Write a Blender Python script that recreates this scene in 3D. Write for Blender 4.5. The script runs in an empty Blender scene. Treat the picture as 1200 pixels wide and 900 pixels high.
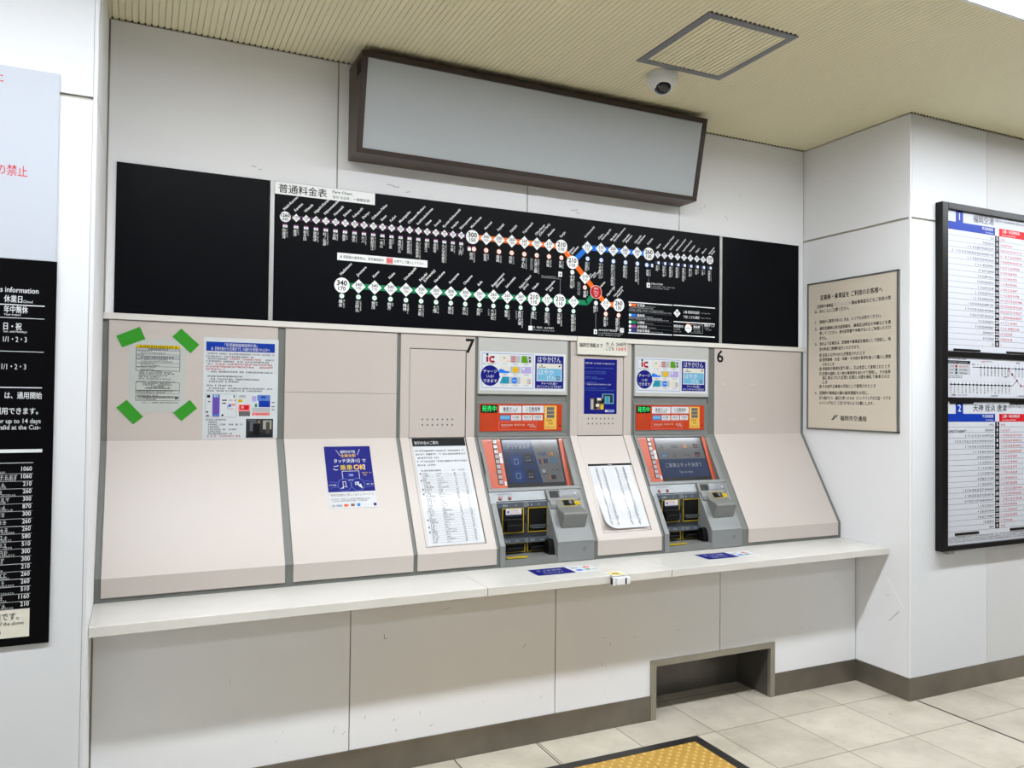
import bpy, math, random
from mathutils import Vector, Matrix
C = bpy.context.scene.collection
rnd = random.Random(7)
# ------------------------------------------------------------------ materials
def lin(c):
    out = []
    for v in c:
        v = v / 255.0
        out.append(v / 12.92 if v <= 0.04045 else ((v + 0.055) / 1.055) ** 2.4)
    return (*out, 1.0)
MATS = {}
def mat(name, rgb=(200, 200, 200), rough=0.5, metal=0.0, spec=None, emit=None, estr=0.0, noise=0.0, nscale=6.0, bump=0.0, bscale=40.0, coat=0.0, nrough=0.0):
    if name in MATS: return MATS[name]
    if spec is None: spec = .15 if name.startswith(('ink_', 'photo_')) else .5
    m = bpy.data.materials.new(name); m.use_nodes = True
    nt = m.node_tree; b = nt.nodes['Principled BSDF']
    b.inputs['Base Color'].default_value = lin(rgb); b.inputs['Roughness'].default_value = rough
    b.inputs['Metallic'].default_value = metal; b.inputs['Specular IOR Level'].default_value = spec
    b.inputs['Coat Weight'].default_value = coat; b.inputs['Coat Roughness'].default_value = 0.04
    if emit is not None:
        b.inputs['Emission Color'].default_value = lin(emit); b.inputs['Emission Strength'].default_value = estr
    if noise or bump or nrough:
        tc = nt.nodes.new('ShaderNodeTexCoord')
    if noise or nrough:
        n = nt.nodes.new('ShaderNodeTexNoise'); n.inputs['Scale'].default_value = nscale; n.inputs['Detail'].default_value = 6
        nt.links.new(tc.outputs['Object'], n.inputs['Vector'])
    if noise:
        r = nt.nodes.new('ShaderNodeMapRange'); r.inputs[1].default_value = 0.3; r.inputs[2].default_value = 0.7
        r.inputs[3].default_value = 1 - noise; r.inputs[4].default_value = 1 + noise * 0.4
        nt.links.new(n.outputs['Fac'], r.inputs[0])
        mx = nt.nodes.new('ShaderNodeVectorMath'); mx.operation = 'SCALE'
        mx.inputs[0].default_value = lin(rgb)[:3]
        nt.links.new(r.outputs[0], mx.inputs['Scale']); nt.links.new(mx.outputs[0], b.inputs['Base Color'])
    if nrough:
        r2 = nt.nodes.new('ShaderNodeMapRange'); r2.inputs[3].default_value = rough - nrough; r2.inputs[4].default_value = rough + nrough
        nt.links.new(n.outputs['Fac'], r2.inputs[0]); nt.links.new(r2.outputs[0], b.inputs['Roughness'])
    if bump:
        n2 = nt.nodes.new('ShaderNodeTexNoise'); n2.inputs['Scale'].default_value = bscale; n2.inputs['Detail'].default_value = 3
        nt.links.new(tc.outputs['Object'], n2.inputs['Vector'])
        bp = nt.nodes.new('ShaderNodeBump'); bp.inputs['Strength'].default_value = bump; bp.inputs['Distance'].default_value = 0.004
        nt.links.new(n2.outputs['Fac'], bp.inputs['Height']); nt.links.new(bp.outputs[0], b.inputs['Normal'])
    MATS[name] = m
    return m
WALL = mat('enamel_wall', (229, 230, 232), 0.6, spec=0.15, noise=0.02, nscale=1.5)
WALLP = mat('enamel_wall_dimmed', (202, 204, 207), 0.6, spec=0.15, noise=0.02, nscale=1.5)  # wall enamel, colour darkened to offset the strip lamp's strong light
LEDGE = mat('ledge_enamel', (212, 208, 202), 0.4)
WALLR = mat('enamel_wall_part_dimmed', (212, 214, 217), 0.6, spec=0.15, noise=0.02, nscale=1.5)  # wall enamel again, pillar front toned down where the lamp overlights it
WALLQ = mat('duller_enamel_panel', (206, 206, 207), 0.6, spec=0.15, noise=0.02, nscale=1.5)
JOINT = mat('wall_joint', (168, 162, 150), 0.7)
SCUFF = mat('scuff_mark', (150, 148, 142), 0.7)
CREAM = mat('cream_enamel', (188, 179, 172), 0.36, noise=0.015, nscale=2.0, nrough=0.05)
GAP = mat('dark_gap', (52, 48, 46), 0.8)
GREYFR = mat('grey_frame_metal', (104, 107, 102), 0.5, noise=0.08, nscale=9)
STEEL = mat('worn_steel', (124, 118, 108), 0.34, metal=0.65, noise=0.24, nscale=5, nrough=0.1)
COUNTER = mat('counter_white', (208, 206, 200), 0.25, noise=0.05, nscale=5)
BLACKP = mat('black_board', (9, 11, 15), 0.35, spec=0.06, noise=0.1, nscale=3)
SILVER = mat('silver_strip', (172, 172, 170), 0.4, metal=0.5)
MGREY = mat('machine_grey', (114, 116, 113), 0.42, noise=0.04, nscale=12)
MGREY2 = mat('machine_light_grey', (122, 125, 125), 0.4, noise=0.04, nscale=12)
BAND = mat('brushed_band', (122, 126, 128), 0.38, metal=0.4, noise=0.06, nscale=18)
DARKG = mat('dark_grey_plastic', (50, 52, 54), 0.45, spec=.3)
SLATE = mat('slate_label', (74, 82, 92), 0.45)
BLK = mat('black_plastic', (9, 9, 10), 0.4, spec=.25)
HEADG = mat('header_plate', (176, 176, 172), 0.45)
ORANGE = mat('orange_panel', (182, 56, 18), 0.5, spec=.25)
SALMON = mat('salmon_panel', (186, 76, 40), 0.4, coat=0.18)
PAPER = mat('paper_white', (190, 193, 200), 0.6, spec=.2)
PAPER2 = mat('laminated_paper', (196, 201, 204), 0.4, spec=.3)
PAPERG = mat('glossy_laminate', (204, 207, 211), 0.5, spec=.15, coat=0.2, bump=0.12, bscale=7)
NAVY = mat('ink_navy', (12, 18, 112), 0.5)
BROWN = mat('brown_metal', (74, 60, 50), 0.45, noise=0.05, nscale=5)
BROWND = mat('dark_brown_edge', (48, 34, 26), 0.4)
ACRYL = mat('opal_acrylic', (176, 182, 186), 0.25, coat=0.3)
CEIL = mat('ceiling_slats', (236, 228, 196), 0.6, noise=0.02, nscale=1.2)
WP = mat('white_plastic', (226, 228, 230), 0.35)
SIGNC = mat('sign_cream', (210, 200, 184), 0.4)
FRAMEB = mat('black_frame', (20, 18, 18), 0.35, spec=.2)
TAPE = mat('green_tape', (50, 140, 36), 0.7, spec=.2)
YEL = mat('ink_yellow', (200, 172, 22), 0.4)
LAMP = mat('lamp_diffuser', (255, 255, 255), 0.5, emit=(243, 248, 255), estr=60.0)
LAMP_FILL = mat('added_fill_diffuser', (255, 255, 255), 0.5, emit=(243, 248, 255), estr=17.0)  # weaker glow for the added fill strips behind the camera
I = dict(k=mat('ink_black', (16, 16, 18), 0.5), w=mat('ink_white', (204, 207, 210), 0.5), W=mat('bright_white', (240, 242, 242), 0.5), r=mat('ink_red', (190, 24, 34), 0.5),
         n=NAVY, g=mat('ink_green', (18, 128, 84), 0.4), o=mat('ink_orange', (238, 108, 22), 0.4), b=mat('ink_blue', (20, 112, 214), 0.4),
         p=mat('ink_purple', (146, 66, 140), 0.4), d=mat('ink_dark_blue', (44, 60, 130), 0.4), y=YEL, h=mat('ink_grey', (92, 94, 98), 0.5),
         H=mat('ink_light_grey', (168, 171, 174), 0.5), B=mat('ink_royal_blue', (16, 52, 150), 0.4), c=mat('ink_pale_blue', (104, 166, 198), 0.4),
         l=mat('ink_lime', (84, 140, 24), 0.4), v=mat('ink_violet', (96, 74, 160), 0.4), e=mat('ink_beige', (206, 203, 190), 0.45),
         t=mat('ink_teal', (34, 134, 158), 0.4), L=mat('ink_lavender', (164, 154, 200), 0.4), m=mat('ink_pink', (226, 130, 130), 0.5),
         a=mat('ink_gold', (214, 170, 78), 0.4), q=mat('photo_dark', (44, 46, 50), 0.4), Q=mat('photo_brown', (120, 98, 78), 0.5),
         s=mat('photo_sky', (96, 160, 190), 0.4), z=mat('ink_mid_blue', (84, 118, 184), 0.4))
# ------------------------------------------------------------------ text cache
_tc = bpy.data.curves.new('lettering_source', 'FONT'); _tc.resolution_u = 2
_to = bpy.data.objects.new('lettering_source', _tc); C.objects.link(_to)
_cache = {}
def glyphs(s, bold=0.0):
    key = (s, bold)
    if key not in _cache:
        _tc.body = s; _tc.offset = bold
        dg = bpy.context.evaluated_depsgraph_get(); dg.update()
        m = bpy.data.meshes.new_from_object(_to.evaluated_get(dg))
        vs = [(v.co.x, v.co.y) for v in m.vertices]; fs = [tuple(p.vertices) for p in m.polygons]
        bpy.data.meshes.remove(m)
        _cache[key] = (vs, fs)
    return _cache[key]
# ------------------------------------------------------------------ mesh builder
ORIG = {}
class MB:
    def __init__(s): s.v = []; s.f = []; s.m = []; s.mats = []
    def mi(s, m):
        if m not in s.mats: s.mats.append(m)
        return s.mats.index(m)
    def add(s, vs, fs, m):
        o = len(s.v); s.v += [tuple(v) for v in vs]; k = s.mi(m)
        for f in fs: s.f.append(tuple(i + o for i in f)); s.m.append(k)
    def box(s, x0, x1, y0, y1, z0, z1, m):
        vs = [(x, y, z) for x in (x0, x1) for y in (y0, y1) for z in (z0, z1)]
        s.add(vs, [(0, 1, 3, 2), (4, 6, 7, 5), (0, 4, 5, 1), (2, 3, 7, 6), (0, 2, 6, 4), (1, 5, 7, 3)], m)
    def prism(s, poly, x0, x1, m):          # poly: (y,z) outline, extruded along x
        n = len(poly)
        vs = [(x0, y, z) for y, z in poly] + [(x1, y, z) for y, z in poly]
        a = sum(poly[i][0] * poly[(i + 1) % n][1] - poly[(i + 1) % n][0] * poly[i][1] for i in range(n))
        fs = [tuple(range(n)), tuple(range(2 * n - 1, n - 1, -1))] + [(i, i + n, (i + 1) % n + n, (i + 1) % n) for i in range(n)]
        if a > 0: fs = [tuple(reversed(f)) for f in fs]
        s.add(vs, fs, m)
    def zprism(s, poly, z0, z1, m):
        n = len(poly)
        vs = [(x, y, z0) for x, y in poly] + [(x, y, z1) for x, y in poly]
        a = sum(poly[i][0] * poly[(i + 1) % n][1] - poly[(i + 1) % n][0] * poly[i][1] for i in range(n))
        fs = [tuple(reversed(range(n))), tuple(range(n, 2 * n))] + [(i, (i + 1) % n, (i + 1) % n + n, i + n) for i in range(n)]
        if a < 0: fs = [tuple(reversed(f)) for f in fs]
        s.add(vs, fs, m)
    def lathe(s, c, prof, m, n=40, axis=Vector((0, 0, 1)), sq=None):
        ax = axis.normalized(); q = ax.to_track_quat('Z', 'Y')
        vs = []
        for r, h in prof:
            for i in range(n):
                a = 2 * math.pi * i / n
                vs.append(Vector(c) + q @ Vector((r * math.cos(a), r * math.sin(a), h)))
        fs = []
        for j in range(len(prof) - 1):
            for i in range(n):
                a, b = j * n + i, j * n + (i + 1) % n
                fs.append((a, b, b + n, a + n))
        fs.append(tuple(reversed(range(n)))); fs.append(tuple(range((len(prof) - 1) * n, len(prof) * n)))
        s.add(vs, fs, m)
    def build(s, name, parent=None, kind=None, label=None, cat=None, group=None, bevel=0, smooth=False, origin=None):
        if parent is not None: o0 = ORIG[parent.name]
        elif origin is not None: o0 = Vector(origin)
        else:
            xs, ys, zs = zip(*s.v)
            o0 = Vector(((min(xs) + max(xs)) / 2, (min(ys) + max(ys)) / 2, min(zs)))
        me = bpy.data.meshes.new(name)
        me.from_pydata([tuple(Vector(v) - o0) for v in s.v], [], s.f)
        for m in s.mats: me.materials.append(m)
        me.polygons.foreach_set('material_index', s.m)
        if smooth: me.polygons.foreach_set('use_smooth', [True] * len(s.f))
        me.update()
        o = bpy.data.objects.new(name, me); C.objects.link(o)
        if parent is not None: o.parent = parent
        else: o.location = o0
        ORIG[o.name] = o0
        if bevel:
            b = o.modifiers.new('edge', 'BEVEL'); b.width = bevel; b.segments = 2; b.limit_method = 'ANGLE'; b.angle_limit = 0.6
        if smooth:
            pass
        tag(o, label, cat, group, kind)
        return o
def tag(o, label=None, cat=None, group=None, kind=None):
    if label: o['label'] = label
    if cat: o['category'] = cat
    if group: o['group'] = group
    if kind: o['kind'] = kind
    return o
def thing(name, loc, label, cat, group=None, kind=None):
    o = bpy.data.objects.new(name, None); o.empty_display_size = 0.1; C.objects.link(o); o.location = loc
    ORIG[o.name] = Vector(loc)
    return tag(o, label, cat, group, kind)
def copy_tree(o, parent=None):
    c = o.copy(); C.objects.link(c)
    if parent is not None: c.parent = parent
    ORIG[c.name] = ORIG[o.name]
    for ch in [x for x in list(C.objects) if x.parent == o]: copy_tree(ch, c)
    return c
class Sheet:
    """flat local frame: u to the right, v up, n towards the viewer"""
    def __init__(s, mb, O, U, V): s.mb = mb; s.O = Vector(O); s.U = Vector(U).normalized(); s.V = Vector(V).normalized(); s.N = s.U.cross(s.V)
    def P(s, u, v, n=0): return s.O + s.U * u + s.V * v + s.N * n
    def poly(s, pts, m, n): s.mb.add([s.P(u, v, n) for u, v in pts], [tuple(range(len(pts)))], m)
    def rect(s, u0, v0, u1, v1, m, n): s.poly([(u0, v0), (u1, v0), (u1, v1), (u0, v1)], m, n)
    def frame(s, u0, v0, u1, v1, w, m, n):
        s.rect(u0, v0, u1, v0 + w, m, n); s.rect(u0, v1 - w, u1, v1, m, n); s.rect(u0, v0 + w, u0 + w, v1 - w, m, n); s.rect(u1 - w, v0 + w, u1, v1 - w, m, n)
    def disc(s, u, v, r, m, n, k=28, ry=None):
        ry = ry or r
        s.poly([(u + r * math.cos(2 * math.pi * i / k), v + ry * math.sin(2 * math.pi * i / k)) for i in range(k)], m, n)
    def ring(s, u, v, r, w, m, n, k=28, a0=0, a1=2 * math.pi):
        p = []
        for i in range(k + 1):
            a = a0 + (a1 - a0) * i / k; p.append((math.cos(a), math.sin(a)))
        for i in range(k):
            (c0, s0), (c1, s1) = p[i], p[i + 1]
            s.poly([(u + (r - w) * c0, v + (r - w) * s0), (u + r * c0, v + r * s0), (u + r * c1, v + r * s1), (u + (r - w) * c1, v + (r - w) * s1)], m, n)
    def dia(s, u, v, r, m, n): s.poly([(u - r, v), (u, v - r), (u + r, v), (u, v + r)], m, n)
    def line(s, u0, v0, u1, v1, w, m, n):
        d = Vector((u1 - u0, v1 - v0)).normalized() * (w / 2); p = Vector((-d.y, d.x))
        s.poly([(u0 - p.x, v0 - p.y), (u1 - p.x, v1 - p.y), (u1 + p.x, v1 + p.y), (u0 + p.x, v0 + p.y)], m, n)
    def box(s, u0, u1, v0, v1, n0, n1, m):
        vs = [s.P(u, v, n) for u in (u0, u1) for v in (v0, v1) for n in (n0, n1)]
        s.mb.add(vs, [(0, 1, 3, 2), (4, 6, 7, 5), (0, 4, 5, 1), (2, 3, 7, 6), (0, 2, 6, 4), (1, 5, 7, 3)], m)
    def text(s, t, u, v, size, m, n, al='l', bold=0.0, ang=0.0, fit=None, sx=1.0):
        if bold and max(map(ord, t)) > 0x2E80:        # thicken by a second and third impression, so dense characters keep their counters
            d = min(bold, .03) * size; w = s.text(t, u, v, size, m, n, al, 0.0, ang, fit, sx)
            s.text(t, u + d, v, size, m, n + .00003, al, 0.0, ang, fit, sx); s.text(t, u + d / 2, v - d / 2, size, m, n + .00006, al, 0.0, ang, fit, sx)
            return w
        vs, fs = glyphs(t, bold)
        if not vs: return 0
        x0 = min(p[0] for p in vs); x1 = max(p[0] for p in vs); w = (x1 - x0) * size
        kx = fit / w if fit else sx
        off = {'l': 0, 'c': -(x1 - x0) / 2, 'r': -(x1 - x0)}[al]
        ca, sa = math.cos(ang), math.sin(ang)
        out = []
        for x, y in vs:
            X = (x - x0 + off) * size * kx; Y = y * size
            out.append(s.P(u + X * ca - Y * sa, v + X * sa + Y * ca, n))
        s.mb.add(out, fs, m)
        return w * kx
    def vtext(s, t, u, v, size, m, n, bold=0.0, pitch=0.98):
        for ch in t:
            v -= size * pitch
            if ch == 'ー': s.rect(u - size * .06, v, u + size * .06, v + size * .8, m, n)
            else: s.text(ch, u, v + size * .08, size, m, n, 'c', bold)
        return v
    def greek(s, u0, u1, v, h, m, n, fill=0.93, gap=0.0):
        """a line of print too small to read: broken strokes the size of its characters"""
        u = u0
        while u + h * .5 < u1:
            w = h * rnd.choice((.78, .86, .9))
            if rnd.random() < fill:
                t = h * .15
                for yy in (0.05, 0.42, 0.8):
                    if rnd.random() < .8: s.rect(u + h * .04, v + h * yy, u + w * rnd.uniform(.7, 1), v + h * yy + t, m, n)
                x = u + w * rnd.uniform(.1, .75)
                s.rect(x, v, x + t, v + h * .95, m, n)
            u += w + h * .1 + gap
X1 = (1, 0, 0); Z1 = (0, 0, 1)
# ------------------------------------------------------------------ measures
XL, XR = -0.136, 3.537
YU, YL, YP = 3.478, 3.095, 2.764
ZC = 2.99
ZB = 1.3185                                   # fold of the cabinet fronts
YV, YF = 3.472, 3.194                         # upper face, foot of the slope
ZS = 0.838
SL = math.hypot(YV - YF, ZB - ZS)
VS = (0, (YV - YF) / SL, (ZB - ZS) / SL)      # up the slope
def sz(z): return (z - ZB) * SL / (ZB - ZS)   # height -> slope coordinate
def slope(mb, x0=0.0): return Sheet(mb, (x0, YV, ZB), X1, VS)
def upright(mb, y=YV, x0=0.0, z0=0.0): return Sheet(mb, (x0, y, z0), X1, Z1)
NY, NZ = -(ZB - ZS) / SL, (YV - YF) / SL      # slope normal
# ================================================================== SETTING
def make_floor():
    m = bpy.data.materials.new('floor_tiles'); m.use_nodes = True; nt = m.node_tree; b = nt.nodes['Principled BSDF']
    N = nt.nodes.new; Lk = nt.links.new
    tc = N('ShaderNodeTexCoord'); sep = N('ShaderNodeSeparateXYZ'); Lk(tc.outputs['Object'], sep.inputs[0])
    def mth(op, a, bv=None):
        n = N('ShaderNodeMath'); n.operation = op
        for i, q in enumerate((a, bv)):
            if q is None: continue
            if isinstance(q, (int, float)): n.inputs[i].default_value = q
            else: Lk(q, n.inputs[i])
        return n.outputs[0]
    cells = []; dist = []
    for ax, off in (('X', 1.21), ('Y', 2.87)):
        t = mth('DIVIDE', mth('SUBTRACT', sep.outputs[ax], off), 0.395)
        fr = mth('FRACT', t); cells.append(mth('FLOOR', t))
        dist.append(mth('MINIMUM', fr, mth('SUBTRACT', 1.0, fr)))
    d = mth('MINIMUM', dist[0], dist[1])
    jn = N('ShaderNodeMapRange'); jn.inputs[1].default_value = 0.004; jn.inputs[2].default_value = 0.009; Lk(d, jn.inputs[0])
    wn = N('ShaderNodeTexWhiteNoise'); wn.noise_dimensions = '2D'
    cb = N('ShaderNodeCombineXYZ'); Lk(cells[0], cb.inputs[0]); Lk(cells[1], cb.inputs[1]); Lk(cb.outputs[0], wn.inputs['Vector'])
    n1 = N('ShaderNodeTexNoise'); n1.inputs['Scale'].default_value = 3.2; n1.inputs['Detail'].default_value = 8; n1.inputs['Roughness'].default_value = .65
    Lk(tc.outputs['Object'], n1.inputs['Vector'])
    cr = N('ShaderNodeValToRGB'); cr.color_ramp.elements[0].position = .3; cr.color_ramp.elements[0].color = lin((164, 157, 142))
    cr.color_ramp.elements[1].position = .62; cr.color_ramp.elements[1].color = lin((194, 187, 172)); Lk(n1.outputs['Fac'], cr.inputs[0])
    tint = N('ShaderNodeMapRange'); tint.inputs[3].default_value = .9; tint.inputs[4].default_value = 1.04; Lk(wn.outputs[0], tint.inputs[0])
    sc = N('ShaderNodeVectorMath'); sc.operation = 'SCALE'; Lk(cr.outputs[0], sc.inputs[0]); Lk(tint.outputs[0], sc.inputs['Scale'])
    mx = N('ShaderNodeMix'); mx.data_type = 'RGBA'; mx.inputs[6].default_value = lin((120, 112, 98)); Lk(jn.outputs[0], mx.inputs[0]); Lk(sc.outputs[0], mx.inputs[7])
    n2 = N('ShaderNodeTexNoise'); n2.inputs['Scale'].default_value = 14; n2.inputs['Detail'].default_value = 10; n2.inputs['Roughness'].default_value = .7
    Lk(tc.outputs['Object'], n2.inputs['Vector'])
    st = N('ShaderNodeMapRange'); st.inputs[1].default_value = .6; st.inputs[2].default_value = .72; Lk(n2.outputs['Fac'], st.inputs[0])
    mx2 = N('ShaderNodeMix'); mx2.data_type = 'RGBA'; mx2.inputs[7].default_value = lin((112, 106, 94))
    s2 = mth('MULTIPLY', st.outputs[0], .5); Lk(s2, mx2.inputs[0]); Lk(mx.outputs[2], mx2.inputs[6]); Lk(mx2.outputs[2], b.inputs['Base Color'])
    rr = N('ShaderNodeMapRange'); rr.inputs[3].default_value = .28; rr.inputs[4].default_value = .5; Lk(n1.outputs['Fac'], rr.inputs[0]); Lk(rr.outputs[0], b.inputs['Roughness'])
    mb = MB(); mb.box(-4, 7.5, -6, 3.7, -.1, 0, m)
    mb.box(3.577, 3.587, -6, YP - .01, -.01, .0012, GAP)
    mb.box(1.207, 1.211, 2.6, YL - .006, -.01, .0008, GAP); mb.box(1.591, 1.595, 2.6, YL - .006, -.01, .0008, GAP)
    mb.build('floor', kind='structure', origin=(0, 0, 0))
make_floor()
mb = MB()                                       # ribbed metal ceiling, ribs running towards the wall
p = 0.0235; x = -4.0; top = ZC + .005; zs = []
prof = []
while x < 7.5:
    prof += [(x, ZC), (x + p * .885, ZC), (x + p * .90, top), (x + p * .98, top)]; x += p
vs = []; fs = []
for (a, z) in prof: vs += [(a, -6, z), (a, 3.62, z)]
for i in range(len(prof) - 1): fs.append((2 * i, 2 * i + 1, 2 * i + 3, 2 * i + 2))
mb.add(vs, fs, CEIL); mb.box(-4, 7.5, -6, 3.62, ZC + .03, ZC + .12, CEIL)
x = -4.0
while x < 7.4:
    u = x + p * .78; x += p
    if XL < u < XR: mb.box(u, u + p * .3, YU - .007, YU - .001, ZC - .0035, ZC + .001, GAP)
    elif u > XR: mb.box(u, u + p * .3, YP - .007, YP - .001, ZC - .0035, ZC + .001, GAP)
mb.build('ceiling', kind='structure', origin=(0, 0, ZC))
# back wall: upper plane behind the boards, lower plane under the counter
mb = MB()
mb.box(-.3, 3.7, YU + .008, 3.68, .75, ZC - .004, JOINT)
xs = [XL + .004, .7725, 1.712, 2.632, XR - .003]
for a, b in zip(xs, xs[1:]): mb.box(a + .003, b - .003, YU, YU + .01, 1.80, ZC - .006, WALL)
mbu = mb; mb = MB()
mb.box(-.3, 2.2, YL + .008, 3.4, 0, .717, JOINT); mb.box(2.95, 3.7, YL + .008, 3.4, 0, .717, JOINT); mb.box(2.2, 2.95, YL + .008, 3.4, .26, .717, JOINT)
mb.box(2.2, 2.95, 3.345, 3.4, 0, .26, JOINT)
xs = [XL + .004, .768, 1.6856, 2.606, XR - .003]
for a, b in zip(xs, xs[1:]):
    a += .0025; b -= .0025
    if a < 2.193 < b: mb.box(a, 2.193, YL, YL + .01, .112, .717, WALL); mb.box(2.193, b, YL, YL + .01, .27, .717, WALL)
    elif a < 2.955 < b: mb.box(a, 2.955, YL, YL + .01, .27, .717, WALL); mb.box(2.955, b, YL, YL + .01, .112, .717, WALL)
    else: mb.box(a, b, YL, YL + .01, .112, .717, WALL)
s = upright(mb, YL)
s.line(.905, .553, .905, .533, .0018, I['h'], .0006); s.line(.905, .533, .918, .535, .0018, I['h'], .0006)
for k in range(34):
    u = rnd.uniform(0, 3.4); v = rnd.uniform(.13, .66) if k % 3 else rnd.uniform(.13, .3)
    if 2.15 < u < 3.0 and v < .32: continue
    L = rnd.uniform(.004, .02); a = rnd.choice((0.1, 1.4, 1.57, .9))
    s.line(u, v, u + L * math.cos(a), v + L * math.sin(a), rnd.uniform(.001, .0025), SCUFF, .0006)
mb.build('wall_front', kind='structure', origin=(0, YL, 0)); mb = mbu
s = upright(mb, YU)
for u, v, L in [(.41, 2.475, .02), (.44, 2.462, .012), (1.0, 2.47, .035), (1.03, 2.462, .03), (1.09, 2.445, .02), (1.96, 2.46, .04), (1.99, 2.452, .02), (2.78, 2.555, .012), (2.8, 2.57, .016), (2.95, 2.53, .01), (2.96, 2.515, .012), (2.72, 2.62, .02), (3.05, 2.66, .01)]:
    a = rnd.uniform(-.3, .3) if u < 2.5 else rnd.uniform(1.2, 1.8)
    s.line(u, v, u + L * math.cos(a), v + L * math.sin(a), .0028, SCUFF, .0006)
mb.build('wall_back', kind='structure', origin=(0, YU, 0))
mb = MB()                                       # right pillar
mb.box(XR + .008, 7, YP + .008, 3.7, 0, ZC - .004, JOINT)
for z0, z1 in ((.112, 2.443), (2.455, ZC - .006)):
    mb.box(XR, XR + .01, YP + .012, 3.69, z0, z1, WALL)
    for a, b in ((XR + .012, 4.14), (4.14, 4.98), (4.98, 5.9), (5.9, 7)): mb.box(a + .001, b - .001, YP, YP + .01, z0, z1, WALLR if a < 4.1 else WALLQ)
mb.box(XR + .001, XR + .0115, YP + .001, YP + .0115, .1, ZC - .006, WALL)
s = Sheet(mb, (XR, 0, 0), (0, -1, 0), Z1)
for k in range(5): s.line(-2.885 + k * .012, .372 + k * .012, -2.872 + k * .012, .386 + k * .0135, .003, SCUFF, .0006)
s.line(-2.9, .505, -2.885, .507, .0025, SCUFF, .0006); s.line(-2.90, .60, -2.80, .46, .005, I['W'], .0004)
mb.build('wall_right', kind='structure', origin=(XR, YP, 0))
mb = MB()                                       # left pillar
mb.box(-4, XL - .006, YP + .008, 3.7, 0, ZC - .004, JOINT)
for z0, z1 in ((.112, 2.413), (2.425, ZC - .006)):
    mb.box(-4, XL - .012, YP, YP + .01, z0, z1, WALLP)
    mb.box(XL - .01, XL, YP + .01, 3.69, z0, z1, WALL)
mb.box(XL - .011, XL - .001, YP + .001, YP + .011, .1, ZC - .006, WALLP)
mb.build('wall_left', kind='structure', origin=(XL, YP, 0))
mb = MB()
mb.box(XL + .002, 2.193, YL - .005, YL + .008, 0, .1145, STEEL); mb.box(2.955, XR - .002, YL - .005, YL + .008, 0, .1145, STEEL)
mb.build('baseboard_back', kind='structure', bevel=.0015)
mb = MB()
mb.box(XR - .004, XR + .008, YP - .004, YL + .003, 0, .1145, STEEL); mb.box(XR + .008, 7, YP - .004, YP + .008, 0, .1145, STEEL)
mb.build('baseboard_right', kind='structure', bevel=.0015)
mb = MB(); mb.box(-4, XL + .003, YP - .004, YP + .008, 0, .1145, STEEL); mb.build('baseboard_left', kind='structure')
mb = MB()                                       # steel lined foot niche under the counter
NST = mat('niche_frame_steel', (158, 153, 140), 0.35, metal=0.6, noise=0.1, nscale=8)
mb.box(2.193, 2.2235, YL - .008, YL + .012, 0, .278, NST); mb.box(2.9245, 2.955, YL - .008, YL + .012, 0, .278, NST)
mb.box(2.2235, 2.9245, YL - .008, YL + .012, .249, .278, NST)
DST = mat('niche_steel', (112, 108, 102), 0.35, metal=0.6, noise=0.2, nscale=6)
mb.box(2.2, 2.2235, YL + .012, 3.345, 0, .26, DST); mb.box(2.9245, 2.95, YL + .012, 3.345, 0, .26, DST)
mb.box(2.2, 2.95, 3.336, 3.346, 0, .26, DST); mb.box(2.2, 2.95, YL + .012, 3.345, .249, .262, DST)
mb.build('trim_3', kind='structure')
mb = MB(); mb.box(XL + .001, XR - .001, 3.463, YU + .001, 1.7975, 1.822, LEDGE); mb.build('trim_1', kind='structure', bevel=.002)
FR = [(YV + .006, 1.799), (YV + .006, ZB), (YF + .006, ZS), (YF + .006, .7515), (3.47, .7515), (3.47, .85), (3.49, 1.3), (3.49, 1.799)]
mb = MB()
for a, b in ((XL + .001, 1.4565), (1.9425, 2.3445), (2.8335, XR - .001)): mb.prism(FR, a, b, GREYFR)
for a, b in ((1.4565, 1.9425), (2.3445, 2.8335)):
    mb.box(a, b, 3.487, 3.492, .7515, 1.799, DARKG)
mb.build('trim_2', kind='structure')
# ================================================================== BOARDS ON THE BACK WALL
mb = MB(); mb.box(-.0985, .4865, YU - .005, YU - .0002, 1.8235, 2.4215, BLACKP)
mb.build('display_panel', label='blank black display panel left of the fare chart', cat='board', group='blank black panels beside the fare chart', bevel=.001)
mb = MB(); mb.box(2.923, 3.493, YU - .005, YU - .0002, 1.8235, 2.4215, BLACKP)
mb.build('display_panel', label='narrow blank black display panel right of the fare chart', cat='board', group='blank black panels beside the fare chart', bevel=.001)
for x, l in ((.4875, 'silver divider strip at the left edge of the fare chart'), (2.904, 'silver divider strip at the right edge of the fare chart')):
    mb = MB(); mb.box(x, x + .018, YU - .009, YU - .0002, 1.8235, 2.4215, SILVER); mb.build('divider_strip', label=l, cat='strip', group='silver strips between the black boards', bevel=.001)
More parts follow.
